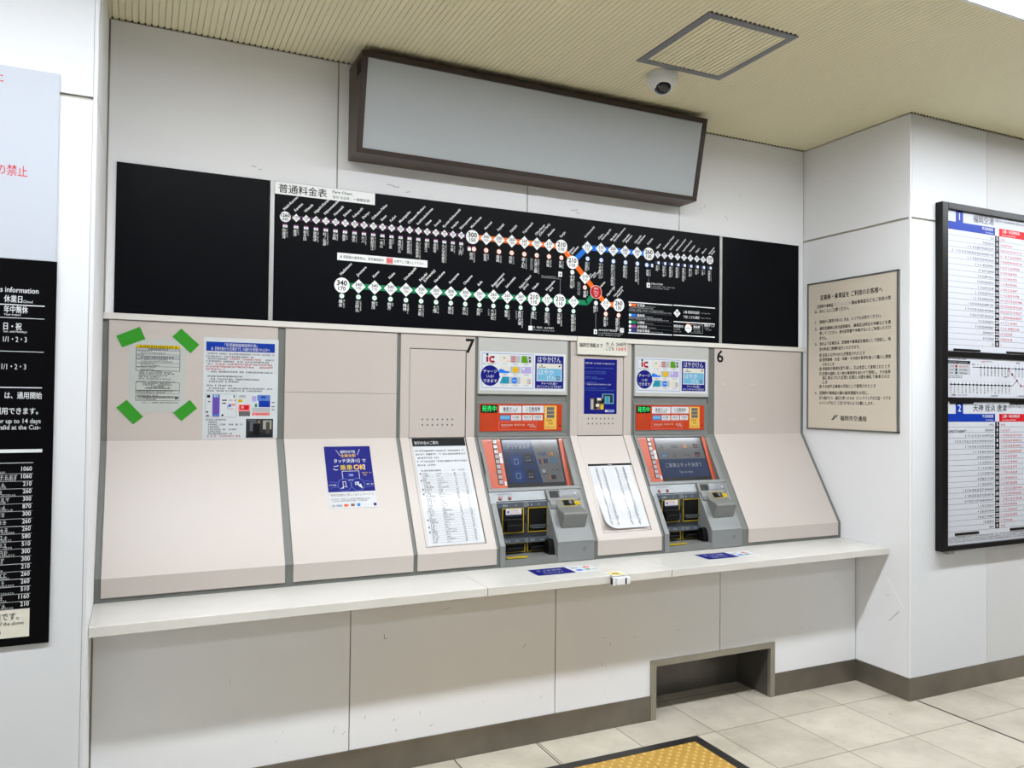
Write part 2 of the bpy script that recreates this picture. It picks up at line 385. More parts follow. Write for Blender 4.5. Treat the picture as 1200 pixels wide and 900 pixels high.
# ---- fare chart
t_chart = thing('fare_chart', (1.7, YU - .003, 1.8235), 'long black fare chart board with coloured railway lines and white station names', 'fare chart')
mb = MB(); mb.box(.5065, 2.903, YU - .006, YU - .0002, 1.8235, 2.4215, BLACKP); mb.build('board', t_chart)
mb = MB(); s = upright(mb, YU - .0065)
w, k = I['W'], I['k']
s.rect(.5068, 2.3675, .943, 2.4205, w, .0004)
s.text('普通料金表', .522, 2.378, .0405, k, .0008, fit=.205, bold=.022)
s.text('Fare Chart', .752, 2.399, .0165, k, .0008, fit=.088, bold=.012)
s.text('일반 요금표', .752, 2.377, .0145, k, .0008, fit=.075, bold=.012); s.text('一般票价表', .846, 2.377, .0145, k, .0008, fit=.072, bold=.012)
def tilted(name, u, v, size, n=.0008):
    for i, part in enumerate(name.split('|')): s.text(part, u + i * size * 1.25, v - i * size * .1, size, w, n, ang=math.radians(48), bold=.015)
def below(name, kana, u, v, size, n=.0008):
    s.vtext(name, u - size * .3, v, size, w, n, bold=.01, pitch=.95)
    s.vtext(kana, u + size * .55, v, size * .55, w, n, pitch=.92)
def fare(u, v, r, a, c, big=False):
    if big:
        s.disc(u, v, r, w, .0008); s.text(a, u, v - r * .02, r * .92, k, .0012, 'c', bold=.025); s.text(c, u, v - r * .68, r * .74, k, .0012, 'c', bold=.015)
    else:
        s.dia(u, v, r, w, .0008); s.text(a, u, v + r * .02, r * .66, I['h'], .0012, 'c', bold=.02); s.text(c, u, v - r * .46, r * .52, I['h'], .0012, 'c', bold=.01)
ZT = 2.272
JR = [('西唐津', 'にしからつ', 'Nishi-Karatsu', '1260', '620'), ('唐津', 'からつ', 'Karatsu', '1190', '590'), ('和多田', 'わただ', 'Watada', '1190', '590'), ('東唐津', 'ひがしからつ', 'Higashi-Karatsu', '1190', '590'),
      ('虹ノ松原', 'にじのまつばら', 'Nijinomatsubara', '1110', '540'), ('浜崎', 'はまさき', 'Hamasaki', '1010', '500'), ('鹿家', 'しかか', 'Shikaka', '910', '450'), ('福吉', 'ふくよし', 'Fukuyoshi', '860', '430'),
      ('大入', 'だいにゅう', 'Dainyu', '800', '390'), ('筑前深江', 'ちくぜんふかえ', 'Chikuzen-Fukae', '750', '370'), ('一貴山', 'いきさん', 'Ikisan', '700', '350'), ('加布里', 'かふり', 'Kafuri', '660', '330'),
      ('美咲が丘', 'みさきがおか', 'Misakigaoka', '610', '300'), ('筑前前原', 'ちくぜんまえばる', 'Chikuzen-Maebaru', '610', '300'), ('糸島高校前', 'いとしまこうこうまえ', 'Itoshimakokomae', '590', '290'), ('波多江', 'はたえ', 'Hatae', '590', '290'),
      ('周船寺', 'すせんじ', 'Susenji', '560', '270'), ('九大学研都市', 'きゅうだいがっけんとし', 'Kyudai-Gakkentoshi', '540', '260'), ('今宿', 'いまじゅく', 'Imajuku', '520', '260'), ('下山門', 'しもやまと', 'Shimoyamato', '480', '230')]
jx = [.5513] + [.5974 + .0425 * i for i in range(19)]
for dz in (-.007, .007): s.line(jx[0], ZT + dz, 1.4194, ZT + dz, .0022, I['p'], .0004)
for (kj, kn, en, a, c), u in zip(JR, jx):
    if u < .56: fare(u, ZT, .0228, a, c, True)
    else: fare(u, ZT, .0176, a, c)
    tilted(en, u - .003, ZT + .027, .0155)
    s.rect(u - .0095, 2.226, u + .0095, 2.2405, w, .0008); s.rect(u - .0095, 2.237, u + .0095, 2.2415, I['p'], .001); s.text('JK', u, 2.2275, .010, I['h'], .0012, 'c')
    below(kj, kn, u, 2.222, .0155)
K1 = [('姪浜', 'めいのはま', 'Meinohama', 1.4194, '300', '150', 1), ('室見', 'むろみ', 'Muromi', 1.491, '300', '150', 0), ('藤崎', 'ふじさき', 'Fujisaki', 1.5585, '300', '150', 0), ('西新', 'にしじん', 'Nishijin', 1.6265, '260', '130', 0),
      ('唐人町', 'とうじんまち', 'Tojimmachi', 1.695, '260', '130', 0), ('大濠公園', 'おおほりこうえん', 'Ohorikoen|(Ohori Park)', 1.7635, '260', '130', 0), ('赤坂', 'あかさか', 'Akasaka', 1.8317, '210', '110', 0), ('天神', 'てんじん', 'Tenjin', 1.902, '210', '110', 1)]
s.line(1.4194, 2.271, 1.902, 2.269, .025, I['o'], .0003); s.line(1.902, 2.269, 2.166, 1.995, .026, I['o'], .0003); s.line(2.166, 1.9955, 2.244, 1.9955, .025, I['o'], .0003)
s.line(1.966, 2.195, 2.0525, 2.278, .026, I['b'], .0002); s.line(2.0525, 2.278, 2.43, 2.279, .026, I['b'], .0003)
def badge(u, v, col, t, r=.0125):
    s.disc(u, v, r, col, .0006); s.disc(u, v, r * .82, w, .0008); s.text(t, u, v - r * .35, r * .95, k, .0012, 'c')
for i, (kj, kn, en, u, a, c, big) in enumerate(K1):
    fare(u, 2.27, .0335 if big else .0315, a, c, big); tilted(en, u - .004, 2.27 + .041, .0165)
    if i == 0:
        s.rect(u - .024, 2.203, u - .008, 2.224, w, .0008); s.rect(u - .024, 2.219, u - .008, 2.225, I['p'], .001); badge(u + .008, 2.213, I['o'], '1')
    else: badge(u, 2.2125, I['o'], str(i + 1))
    below(kj, kn, u, 2.196, .0185)
for x in (1.735, 1.742): s.vtext('福岡市美術館前', x - .004, 2.196, .0085, I['H'], .0008)
fare(1.966, 2.195, .0335, '210', '110', True); badge(1.966, 2.145, I['H'], '9'); below('中洲川端', 'なかすかわばた', 1.966, 2.13, .0175)
tilted('Nakasu-|kawabata', 1.945, 2.235, .0155)
fare(2.04, 2.1215, .0325, '210', '110'); badge(2.04, 2.0725, I['o'], '10'); below('祇園', 'ぎおん', 2.045, 2.057, .0185)
for i, x in enumerate((2.0, 2.009)): s.vtext('櫛田神社博多座前', x, 2.098, .0085, I['H'], .0008)
tilted('Gion|(Hakata|Old Town)', 2.062, 2.126, .0125)
s.disc(2.1064, 2.054, .0345, w, .0008); s.disc(2.1064, 2.054, .0325, I['r'], .001)
s.text('博多', 2.1064, 2.066, .014, w, .0013, 'c'); s.text('Hakata', 2.1064, 2.0535, .0105, w, .0013, 'c'); s.text('하카타', 2.1064, 2.0415, .010, w, .0013, 'c'); s.text('博多', 2.1064, 2.0305, .009, w, .0013, 'c')
tilted('Hakata', 2.135, 2.078, .0145); badge(2.1064, 1.997, I['H'], '11'); below('博多', 'はかた', 2.104, 1.982, .018)
s.line(2.1064, 1.945, 2.1064, 1.862, .0016, I['H'], .0006); s.rect(2.095, 1.838, 2.115, 1.862, w, .0008); s.text('●', 2.105, 1.845, .012, k, .0012, 'c')
s.greek(2.122, 2.235, 1.856, .0095, w, .0008); s.greek(2.122, 2.27, 1.842, .007, I['H'], .0008); s.greek(2.122, 2.26, 1.832, .006, I['H'], .0008)
fare(2.166, 1.995, .033, '210', '110'); badge(2.166, 1.945, I['o'], '12'); below('東比恵', 'ひがしひえ', 2.166, 1.93, .0175); tilted('Higashi-Hie', 2.175, 2.036, .0145)
fare(2.244, 1.9955, .034, '260', '130', True); badge(2.244, 1.942, I['o'], '13'); below('福岡空港', 'ふくおかくうこう', 2.238, 1.928, .0165); tilted('Fukuokakuko|(Airport)', 2.218, 2.036, .0145)
s.rect(2.254, 1.853, 2.277, 1.877, w, .0008); s.text('✈', 2.2655, 1.857, .02, k, .0012, 'c')
KB = [('呉服町', 'ごふくまち', 'Gofukumachi', 2.0525, '210', '110'), ('千代県庁口', 'ちよけんちょうぐち', 'Chiyo-|Kenchoguchi', 2.134, '210', '110'), ('馬出九大病院前', 'まいだしきゅうだいびょういんまえ', 'Maidashi-|Kyudaibyoinmae', 2.2075, '260', '130'), ('箱崎宮前', 'はこざきみやまえ', 'Hakozaki-|Miyamae', 2.282, '260', '130'), ('箱崎九大前', 'はこざききゅうだいまえ', 'Hakozaki-|Kyudaimae', 2.356, '260', '130')]
for i, (kj, kn, en, u, a, c) in enumerate(KB):
    fare(u, 2.2785, .0325, a, c); tilted(en, u - .012, 2.325, .0155); badge(u + .002, 2.221, I['b'], str(i + 1)); below(kj, kn, u, 2.205, .0168)
s.line(2.43, 2.279, 2.84, 2.281, .011, I['d'], .0003)
fare(2.43, 2.279, .034, '260', '130', True); tilted('Kaizuka', 2.425, 2.326, .0155); badge(2.418, 2.219, I['b'], '7'); s.rect(2.434, 2.21, 2.458, 2.228, I['d'], .0008); s.rect(2.446, 2.21, 2.458, 2.228, w, .001)
below('貝塚', 'かいづか', 2.428, 2.196, .0185); s.line(2.43, 2.15, 2.43, 2.125, .0016, I['H'], .0006); s.rect(2.418, 2.1, 2.44, 2.125, w, .0008); s.text('●', 2.429, 2.107, .012, k, .0012, 'c')
s.greek(2.446, 2.52, 2.118, .009, w, .0008); s.greek(2.446, 2.6, 2.106, .007, I['H'], .0008); s.greek(2.446, 2.57, 2.096, .006, I['H'], .0008)
NT = [('名島', 'なじま', 'Najima'), ('西鉄千早', 'にしてつちはや', 'Nishitetsu-Chihaya'), ('香椎宮前', 'かしいみやまえ', 'Kashii-miyamae'), ('西鉄香椎', 'にしてつかしい', 'Nishitetsu-Kashii'), ('香椎花園前', 'かしいかえんまえ', 'Kashii-Kaenmae'), ('唐の原', 'とうのはる', 'Tonoharu'), ('和白', 'わじろ', 'Wajiro'), ('三苫', 'みとま', 'Mitoma'), ('西鉄新宮', 'にしてつしんぐう', 'Nishitetsu|Shingu')]
for i, (kj, kn, en) in enumerate(NT):
    u = 2.487 + .0433 * i if i < 8 else 2.836
    if i < 8: fare(u, 2.28, .0195, '430', '220')
    else: fare(u, 2.281, .0235, '530', '270', True)
    tilted(en, u - .004, 2.28 + .03, .0135); s.rect(u - .015, 2.229, u - .001, 2.244, I['d'], .0008); s.rect(u - .001, 2.229, u + .013, 2.244, w, .001); below(kj, kn, u, 2.223, .0155)
G = [('橋本', 'はしもと', 'Hashimoto', .7998, '340', '170', 1), ('次郎丸', 'じろうまる', 'Jiromaru', .8743, '340', '170', 0), ('賀茂', 'かも', 'Kamo', .9477, '340', '170', 0), ('野芥', 'のけ', 'Noke', 1.0216, '300', '150', 0), ('梅林', 'うめばやし', 'Umebayashi', 1.0945, '300', '150', 0), ('福大前', 'ふくだいまえ', 'Fukudai|(University)', 1.1675, '300', '150', 0), ('七隈', 'ななくま', 'Nanakuma', 1.2404, '300', '150', 0),
     ('金山', 'かなやま', 'Kanayama', 1.3135, '300', '150', 0), ('茶山', 'ちゃやま', 'Chayama', 1.3865, '300', '150', 0), ('別府', 'べふ', 'Befu', 1.4595, '260', '130', 0), ('六本松', 'ろっぽんまつ', 'Ropponmatsu|(Science)', 1.5325, '260', '130', 0), ('桜坂', 'さくらざか', 'Sakurazaka', 1.6055, '260', '130', 0), ('薬院大通', 'やくいんおおどおり', 'Yakuin-Odori|(Zoo)', 1.678, '260', '130', 0),
     ('薬院', 'やくいん', 'Yakuin', 1.7507, '210', '110', 1), ('渡辺通', 'わたなべどおり', 'Watanabe-|dori', 1.8245, '210', '110', 0), ('天神南', 'てんじんみなみ', '', 1.8953, '210', '110', 1), ('櫛田神社前', 'くしだじんじゃまえ', '', 1.9748, '210', '110', 0)]
ZG = 1.9955
s.line(.8, ZG, 2.056, ZG, .0255, I['g'], .0003); s.line(2.05, ZG - .002, 2.1064, 2.054, .026, I['g'], .0003)
for i, (kj, kn, en, u, a, c, big) in enumerate(G):
    fare(u, ZG, .034 if big else .032, a, c, big)
    if en: tilted(en, u - .004, ZG + .043, .0165)
    badge(u, ZG - .0475, I['g'], str(i + 1)); below(kj, kn, u, ZG - .063, .0182)
s.vtext('動植物園口', 1.655, ZG - .063, .0085, I['H'], .0008); s.vtext('科学館前', 1.508, ZG - .063, .0085, I['H'], .0008)
s.line(1.897, 2.033, 1.897, 2.105, .0016, I['H'], .0006); s.line(1.79, 2.105, 1.9, 2.105, .0014, I['H'], .0006); s.greek(1.79, 1.89, 2.108, .008, I['H'], .0008)
s.rect(1.886, 2.117, 1.907, 2.142, w, .0008); s.text('●', 1.8965, 2.124, .012, k, .0012, 'c')
s.line(1.735, 1.925, 1.735, 1.86, .0014, I['H'], .0006); s.rect(1.722, 1.84, 1.744, 1.862, w, .0008); s.greek(1.75, 1.86, 1.852, .0085, w, .0008); s.greek(1.75, 1.87, 1.84, .0065, I['H'], .0008)
s.rect(.777, 2.1055, 1.1955, 2.1385, w, .0006)
s.text('JR 筑肥線の乗車券は、券売機画面の', .788, 2.116, .0155, k, .001, fit=.2, bold=.006); s.rect(1.0, 2.1085, 1.03, 2.1355, I['m'], .0009); s.text('筑肥線', 1.015, 2.117, .0095, I['r'], .0012, 'c'); s.text('を押下して購入して下さい。', 1.036, 2.116, .0155, k, .001, fit=.148, bold=.006)
for a, b, z in ((2.305, 2.586, 2.0155), (2.594, 2.874, 2.0165), (2.305, 2.586, 1.8545), (2.594, 2.874, 1.8555), (2.594, 2.874, 1.928)): s.rect(a, z - .0025, b, z + .0025, w, .0006)
for z, col, nm, en in ((2.0015, 'o', '空港線', 'Kuko(Airport)Line'), (1.948, 'b', '箱崎線', 'Hakozaki Line'), (1.911, 'g', '七隈線', 'Nanakuma Line'), (1.8895, 'p', 'JR筑肥線', 'JR Chikuhi Line'), (1.868, 'd', '西鉄貝塚線', 'Nishitetsu Kaizuka Line')):
    s.rect(2.307, z - .0072, 2.352, z + .0072, I[col], .0006); s.disc(2.315, z, .0075, w, .0009); wd = s.text(nm, 2.358, z - .006, .0165, w, .0008, bold=.01); s.text(en, 2.364 + wd, z - .006, .0085, I['H'], .0008)
for z, u1 in ((1.985, 2.46), (1.975, 2.54), (1.967, 2.58), (1.933, 2.52), (1.926, 2.56)): s.greek(2.307, u1, z, .0068, I['H'], .0008)
for z in (1.961, 1.92, 1.9, 1.879): s.rect(2.307, z, 2.583, z + .0012, I['h'], .0006)
fare(2.6165, 1.974, .023, '300', '150'); s.text('上段 普通旅客運賃', 2.658, 1.978, .0165, w, .0008, fit=.108, bold=.01); s.text('下段 こども運賃', 2.658, 1.951, .0165, w, .0008, fit=.108, bold=.01)
s.text('Top: Regular Fare', 2.776, 1.981, .009, I['H'], .0008); s.text('Bottom: Child Fare', 2.776, 1.954, .009, I['H'], .0008)
s.text('発駅表示', 2.594, 1.898, .0165, w, .0008, bold=.01); s.greek(2.594, 2.64, 1.884, .008, I['H'], .0008); s.greek(2.594, 2.645, 1.872, .006, I['H'], .0008)
s.ring(2.691, 1.897, .0245, .0245, w, .0008); s.ring(2.691, 1.897, .0245, .0035, I['o'], .001, a0=.3, a1=2.2); s.ring(2.691, 1.897, .0245, .0035, I['g'], .001, a0=2.2, a1=4.5); s.greek(2.674, 2.71, 1.893, .009, I['h'], .0011)
s.frame(2.71, 1.872, 2.79, 1.918, .0018, I['H'], .0007); s.text('乗換駅', 2.726, 1.9, .0155, w, .0008, bold=.01); s.greek(2.726, 2.772, 1.888, .007, I['H'], .0008); s.greek(2.73, 2.775, 1.878, .007, I['H'], .0008)
s.text('連絡きっぷ', 2.8, 1.912, .0145, w, .0008, bold=.01); s.greek(2.8, 2.84, 1.9, .007, I['H'], .0008); s.greek(2.81, 2.85, 1.891, .006, I['H'], .0008)
mb.build('lettering', t_chart)
# ================================================================== CABINET FRONTS
def shell(mb, x0, x1, ztop, m, t=.006, zbot=.7685, cut=None):
    """folded sheet front from the ledge down to the counter"""
    f = [(YV, ztop), (YV, ZB), (YF, ZS), (YF, zbot)]
    bk = [(YF + t, zbot), (YF + t, ZS + .002), (YV + t, ZB + .002), (YV + t, ztop)]
    mb.prism(f + bk, x0, x1, m)
mb = MB(); shell(mb, -.1135, .5295, 1.7955, CREAM)
s = upright(mb)
mb.build('cabinet_panel', label='plain cream folded cabinet front with two paper notices on it', cat='cabinet panel', bevel=.0015)
mb = MB()
f = [(YV, 1.517), (YV, ZB), (YF, ZS), (YF, .7685)]; t = .006
mb.prism(f + [(YF + t, .7685), (YF + t, ZS + .002), (YV + t, ZB + .002), (YV + t, 1.517)], .561, 1.0565, CREAM)
mb.box(.561, 1.0565, YV, YV + t, 1.519, 1.7955, CREAM); mb.box(.562, 1.0555, YV + .002, YV + t, 1.516, 1.52, JOINT)
mb.build('cabinet_panel', label='cream folded cabinet front with a seam and the navy payment poster', cat='cabinet panel', bevel=.0012)
def door_panel(root, x0, x1, d0, d1, ztop, zdoor, zlow):
    mb = MB()
    def stile(a, b): shell(mb, a, b, ztop, CREAM)
    stile(x0, d0); stile(d1, x1)
    mb.box(d0, d1, YV, YV + .006, zdoor, ztop, CREAM)
    yl = YV - (ZB - zlow) / (ZB - ZS) * (YV - YF)
    mb.prism([(yl, zlow), (YF, ZS), (YF, .7685), (YF + .012, .7685), (YF + .012, ZS), (yl + .014, zlow)], d0, d1, CREAM)
    mb.prism([(YV + .005, zdoor), (YV + .005, ZB), (yl + .007, zlow), (yl + .010, zlow), (YV + .006, ZB), (YV + .006, zdoor)], d0 - .001, d1 + .001, GAP)
    mb.build('panel_front', root)
    return yl
# panel C, machine number 7
tC = thing('cabinet_panel', (1.2575, YF, .7685), 'narrow cream cabinet front numbered 7 with a door and fare list holder', 'cabinet panel')
yl = door_panel(tC, 1.0745, 1.4405, 1.1165, 1.3975, 1.7955, 1.7305, .8625)
mb = MB(); mb.box(1.1185, 1.3925, YV + .0005, YV + .0045, 1.3195, 1.7265, CREAM)
s = upright(mb, YV + .0005)
for r in range(2):
    for c in range(7): s.disc(1.1815 + c * .0246, 1.402 - r * .0255, .0042, I['h'], .0005, 12)
mb.build('door', tC)
mb = MB(); s = slope(mb); s.box(1.1185, 1.3925, sz(.8655), -.0015, -.0075, -.002, CREAM); mb.build('sheet_holder', tC)
mb = MB(); s = upright(mb); s.text('7', 1.3915, 1.7185, .094, k, .0006, bold=.02, fit=.047); mb.build('number_sticker', tC)
# panel D between the machines
tD = thing('cabinet_panel', (2.145, YF, .7685), 'narrow cream cabinet front with a door standing between the two ticket machines', 'cabinet panel')
door_panel(tD, 1.9625, 2.3265, 2.0025, 2.2795, 1.7955, 1.728, .869)
mb = MB(); mb.box(2.0035, 2.2755, YV + .0005, YV + .0045, 1.3205, 1.7265, CREAM)
s = upright(mb, YV + .0005)
for r in range(2):
    for c in range(7): s.disc(2.0685 + c * .0243, 1.4055 - r * .026, .0042, I['h'], .0005, 12)
mb.build('door', tD)
mb = MB(); s = slope(mb); s.box(2.0035, 2.2755, sz(.8715), -.0025, -.0075, -.0005, CREAM)
s.rect(2.0195, sz(1.172), 2.2755, sz(1.1815), I['k'], .0002); s.text('料金案内', 2.135, sz(1.1738), .0065, I['w'], .0005)
mb.build('sheet_holder', tD)
# panel E
tE = thing('cabinet_panel', (3.19, YF, .7685), 'wide cream folded cabinet front numbered 6 beside the right wall', 'cabinet panel')
mb = MB(); shell(mb, 2.8745, 3.5125, 1.7955, CREAM)
STN = mat('tape_residue', (196, 188, 176), 0.6)
s = upright(mb)
for u0, v0, u1, v1 in ((2.93, 1.592, 2.948, 1.604), (3.13, 1.594, 3.165, 1.604), (3.125, 1.396, 3.165, 1.41), (2.985, 1.4, 2.995, 1.404), (3.005, 1.401, 3.03, 1.403)): s.rect(u0, v0, u1, v1, STN, .0004)
mb.build('panel_front', tE, bevel=.0015)
mb = MB(); s = upright(mb); s.text('6', 2.889, 1.7185, .0945, k, .0006, bold=.02, fit=.047); mb.build('number_sticker', tE)
# ================================================================== TICKET MACHINES
XM = 1.457; WM = .486
t_m = thing('ticket_machine', (XM, YF, .751), 'grey and orange ticket machine between the panel numbered 7 and the centre panel', 'ticket machine', 'ticket machines')
def ub(mb, y=YV): return upright(mb, y, XM)
mb = MB()
mb.box(XM, XM + WM, YV - .002, YV + .02, 1.524, 1.7955, HEADG); mb.build('header_panel', t_m, bevel=.0015)
# sticker with the card logos: fractions of its own width and height
mb = MB(); S0 = ub(mb, YV - .0024)
SU0, SV0, SW, SH = .0095, 1.5415, .465, .1865
def A(fu, fv): return SU0 + fu * SW, SV0 + (1 - fv) * SH
def ar(f0, g0, f1, g1, m, n):
    a = A(f0, g1); b = A(f1, g0); S0.rect(a[0], a[1], b[0], b[1], m, n)
ar(0, 0, 1, 1, I['w'], .0003)
S0.frame(*A(.018, .94), *A(.61, .04), .0022, I['z'], .0006)
u, v = A(.068, .27); S0.rect(u, v, u + .0105, v + .026, I['r'], .0008); S0.rect(u, v, u + .005, v + .026, I['k'], .001); S0.disc(u + .0052, v + .0345, .0055, I['k'], .0008)
S0.ring(u + .03, v + .013, .0165, .0095, I['r'], .0009, a0=.62, a1=5.66); S0.rect(u + .03, v - .0032, u + .043, v + .006, I['r'], .0009); S0.rect(u + .03, v + .02, u + .043, v + .0292, I['r'], .0009)
S0.ring(*A(.078, .075), .006, .002, I['h'], .0008); u, v = A(.03, .335); S0.greek(u, u + .07, v, .006, I['k'], .0008)
S0.disc(*A(.112, .62), .0495, NAVY, .0008)
u, v = A(.112, .545); S0.text('チャージ', u, v, .0185, I['w'], .0011, 'c', bold=.02); u, v = A(.112, .665); S0.text('（入金）', u, v, .0145, I['w'], .0011, 'c'); u, v = A(.112, .79); S0.text('できます', u, v, .0185, I['w'], .0011, 'c', bold=.02)
cols = [(.212, .33), (.338, .458), (.468, .585)]; rows = [(.085, .27), (.37, .545), (.64, .82)]
cc = [['e', 'H', 'H'], ['e', 'H', 'L'], ['t', 'H', 'e']]
for r in range(3):
    for c in range(3):
        ar(cols[c][0], rows[r][0], cols[c][1], rows[r][1], I[cc[r][c]], .0007)
        u, v = A(cols[c][0] + .03, rows[r][1] + .055); S0.greek(u, u + .03, v, .005, I['h'], .0008)
for j in range(3): ar(.35, .11 + .055 * j, .4, .135 + .055 * j, I['r'], .0009)
a, b = cols[2][0], cols[2][1]; S0.poly([A(a, .27), A(a + .08, .27), A(a + .06, .085), A(a + .005, .085)], I['l'], .0009)
ar(.555, .11, .578, .15, I['k'], .0009); ar(.56, .19, .578, .25, I['k'], .0009); S0.disc(*A(.27, .155), .004, I['h'], .0009); S0.disc(*A(.315, .235), .003, I['o'], .0009)
S0.poly([A(.212, .545), A(.33, .545), A(.33, .49), A(.30, .50), A(.27, .47), A(.245, .44), A(.212, .45)], I['b'], .0009)
S0.disc(*A(.4, .455), .016, YEL, .0009); S0.disc(*A(.495, .42), .006, I['w'], .0009); S0.poly([A(.212, .82), A(.212, .7), A(.235, .64), A(.25, .64), A(.22, .82)], I['w'], .0009)
S0.disc(*A(.39, .735), .0155, I['b'], .0009); ar(.538, .69, .58, .82, I['H'], .0009); ar(.56, .78, .58, .82, I['m'], .0011); ar(.37, .447, .43, .463, I['o'], .0011); ar(.365, .727, .415, .743, I['w'], .0011)
ar(.632, .06, .975, .93, NAVY, .0006)
u, v = A(.662, .225); S0.text('はやかけん', u, v, .034, I['w'], .0009, fit=.13)
ar(.65, .265, .955, .735, I['w'], .0008); ar(.658, .28, .948, .4, I['e'], .001); ar(.658, .4, .948, .715, I['c'], .001)
u, v = A(.675, .555); S0.text('はやか', u, v, .03, I['w'], .0012, bold=.01); u, v = A(.775, .685); S0.text('けん', u, v, .026, I['w'], .0012, bold=.01)
ar(.888, .6, .925, .7, I['h'], .0011); ar(.893, .63, .92, .67, I['c'], .0013); ar(.672, .35, .76, .37, I['h'], .0012); ar(.7, .3, .72, .33, I['h'], .0012); S0.poly([A(.905, .35), A(.93, .3), A(.94, .32), A(.925, .35)], I['k'], .0012)
u, v = A(.803, .82); S0.text('チャージ(入金)・', u, v, .0135, I['w'], .0009, 'c', bold=.02, fit=.09); u, v = A(.803, .905); S0.text('ポイントチャージできます', u, v, .0135, I['w'], .0009, 'c', bold=.02, fit=.14)
mb.build('charge_sticker', t_m)
# upper grey bezel around the orange sale panel
mb = MB()
mb.prism([(YV, 1.524), (YV + .012, 1.516), (YV + .012, 1.49), (YV + .004, 1.482), (YV + .004, 1.336), (YV + .002, 1.334), (YV, 1.3195), (YV + .03, 1.3195), (YV + .03, 1.524)], XM, XM + WM, MGREY)
mb.box(XM, XM + WM, YV + .0035, YV + .012, 1.3335, 1.3365, GAP)
mb.build('upper_bezel', t_m)
mb = MB(); OU0, OV0, OW, OH = XM + .0125, 1.345, .446, .132
mb.box(OU0, OU0 + OW, YV + .001, YV + .01, OV0, OV0 + OH, ORANGE); sp = mb.build('sale_panel', t_m)
mb = MB(); S0 = upright(mb, YV + .001)
def B(x, y): return OU0 + (x - 135) / 577 * OW, OV0 + OH - (y - 495 - (x - 135) * .008) / 190 * OH
def br(x0, y0, x1, y1, m, n, w=None):
    a = B(x0, y1); b = B(x1, y0)
    if w: S0.frame(a[0], a[1], b[0], b[1], w, m, n)
    else: S0.rect(a[0], a[1], b[0], b[1], m, n)
for x0, x1, t in ((265, 420, '乗車きっぷ'), (427, 578, '１日乗車券')):
    br(x0, 510, x1, 560, I['w'], .0006); u, v = B((x0 + x1) / 2, 543); S0.text(t, u, v, .02, k, .0009, 'c', bold=.015, fit=.078); u, v = B(x0 + 30, 554); S0.greek(u, u + .07, v, .0055, k, .0009)
br(270, 575, 342, 610, I['z'], .0006); br(275, 580, 337, 600, I['c'], .0008)
for x0, x1 in ((348, 418), (427, 495), (502, 570)):
    br(x0, 575, x1, 612, I['w'], .0006); u, v = B(x0 + 8, 597); S0.greek(u, B(x1 - 6, 0)[0], v, .0105, k, .0009); u, v = B(x0 + 12, 608); S0.greek(u, B(x1 - 14, 0)[0], v, .005, I['h'], .0009)
br(263, 622, 525, 678, I['m'], .0006, .0015)
u, v = B(278, 650); S0.greek(u, B(355, 0)[0], v, .0085, I['e'], .0008); u, v = B(370, 650); S0.greek(u, B(450, 0)[0], v, .0085, I['e'], .0008); u, v = B(462, 650); S0.greek(u, B(518, 0)[0], v, .0085, I['e'], .0008)
u, v = B(280, 663); S0.greek(u, B(340, 0)[0], v, .006, I['m'], .0008); u, v = B(480, 663); S0.greek(u, B(518, 0)[0], v, .0085, I['e'], .0008)
br(583, 510, 672, 678, I['a'], .0006)
for y in (520, 547, 574): br(600, y, 655, y + 22, I['h'], .0008); br(591, y + 5, 597, y + 15, I['w'], .0008)
u, v = B(600, 620); S0.greek(u, u + .033, v, .009, k, .0008); u, v = B(612, 642); S0.greek(u, u + .03, v, .009, k, .0008); u, v = B(592, 668); S0.greek(u, u + .05, v, .007, I['h'], .0008)
S0.disc(*B(697, 655), .0042, I['k'], .0006, 16)
mb.build('sale_buttons', sp)
mb = MB(); S0 = upright(mb, YV + .001); a = B(140, 557); b = B(250, 503); S0.box(a[0], b[0], a[1], b[1], -.002, .001, BLK)
GRN = mat('green_led', (30, 120, 60), .4, emit=(40, 235, 110), estr=1.0)
u, v = B(148, 545); S0.text('発売中', u, v, .031, GRN, .0014, fit=.074, bold=.02)
mb.build('status_display', sp)
mb = MB(); S0 = upright(mb, YV + .001); DO = mat('dark_orange', (176, 62, 24), .5); u, v = B(190, 625)
for i in range(-6, 7):
    for j in range(-6, 7):
        if i * i + j * j < 40: S0.disc(u + i * .0052, v + j * .0052, .0019, DO, .0005, 8)
S0.ring(u, v, .036, .0015, DO, .0005)
mb.build('speaker_grille', sp)
# slope bezel and recessed touch screen
mb = MB(); s = slope(mb, XM)
s.box(0, WM, -.0125, 0, -.05, 0, MGREY); s.box(0, .0205, -.268, -.0125, -.05, 0, MGREY); s.box(.4575, WM, -.268, -.0125, -.05, 0, MGREY)
s.box(0, WM, -.2855, -.268, -.05, .0015, MGREY2)
s.box(0, .0045, -.2, -.08, 0, .004, DARKG)
mb.build('screen_bezel', t_m, bevel=.002)
py0, pz0, py1, pz1 = 3.4705, 1.309, 3.3705, 1.082
PL = math.hypot(py0 - py1, pz0 - pz1); PV = (0, (py0 - py1) / PL, (pz0 - pz1) / PL)
def pan(mb): return Sheet(mb, (XM, py0, pz0), X1, PV)
mb = MB(); s = pan(mb)
s.box(.014, .117, -PL, 0, -.01, 0, SALMON)
s.rect(.099, -.125, .1135, -.075, I['w'], .0006); s.rect(.1045, -.236, .114, -.215, I['w'], .0006); s.greek(.101, .111, -.1, .008, I['h'], .001)
s.text('人数', .042, -.022, .011, I['h'], .0006); s.text('選択', .055, -.172, .010, I['h'], .0006)
panel = mb.build('button_panel', t_m)
mb = MB(); s = pan(mb); s.box(.436, .464, -PL, 0, -.01, 0, SALMON); mb.build('side_strip', t_m)
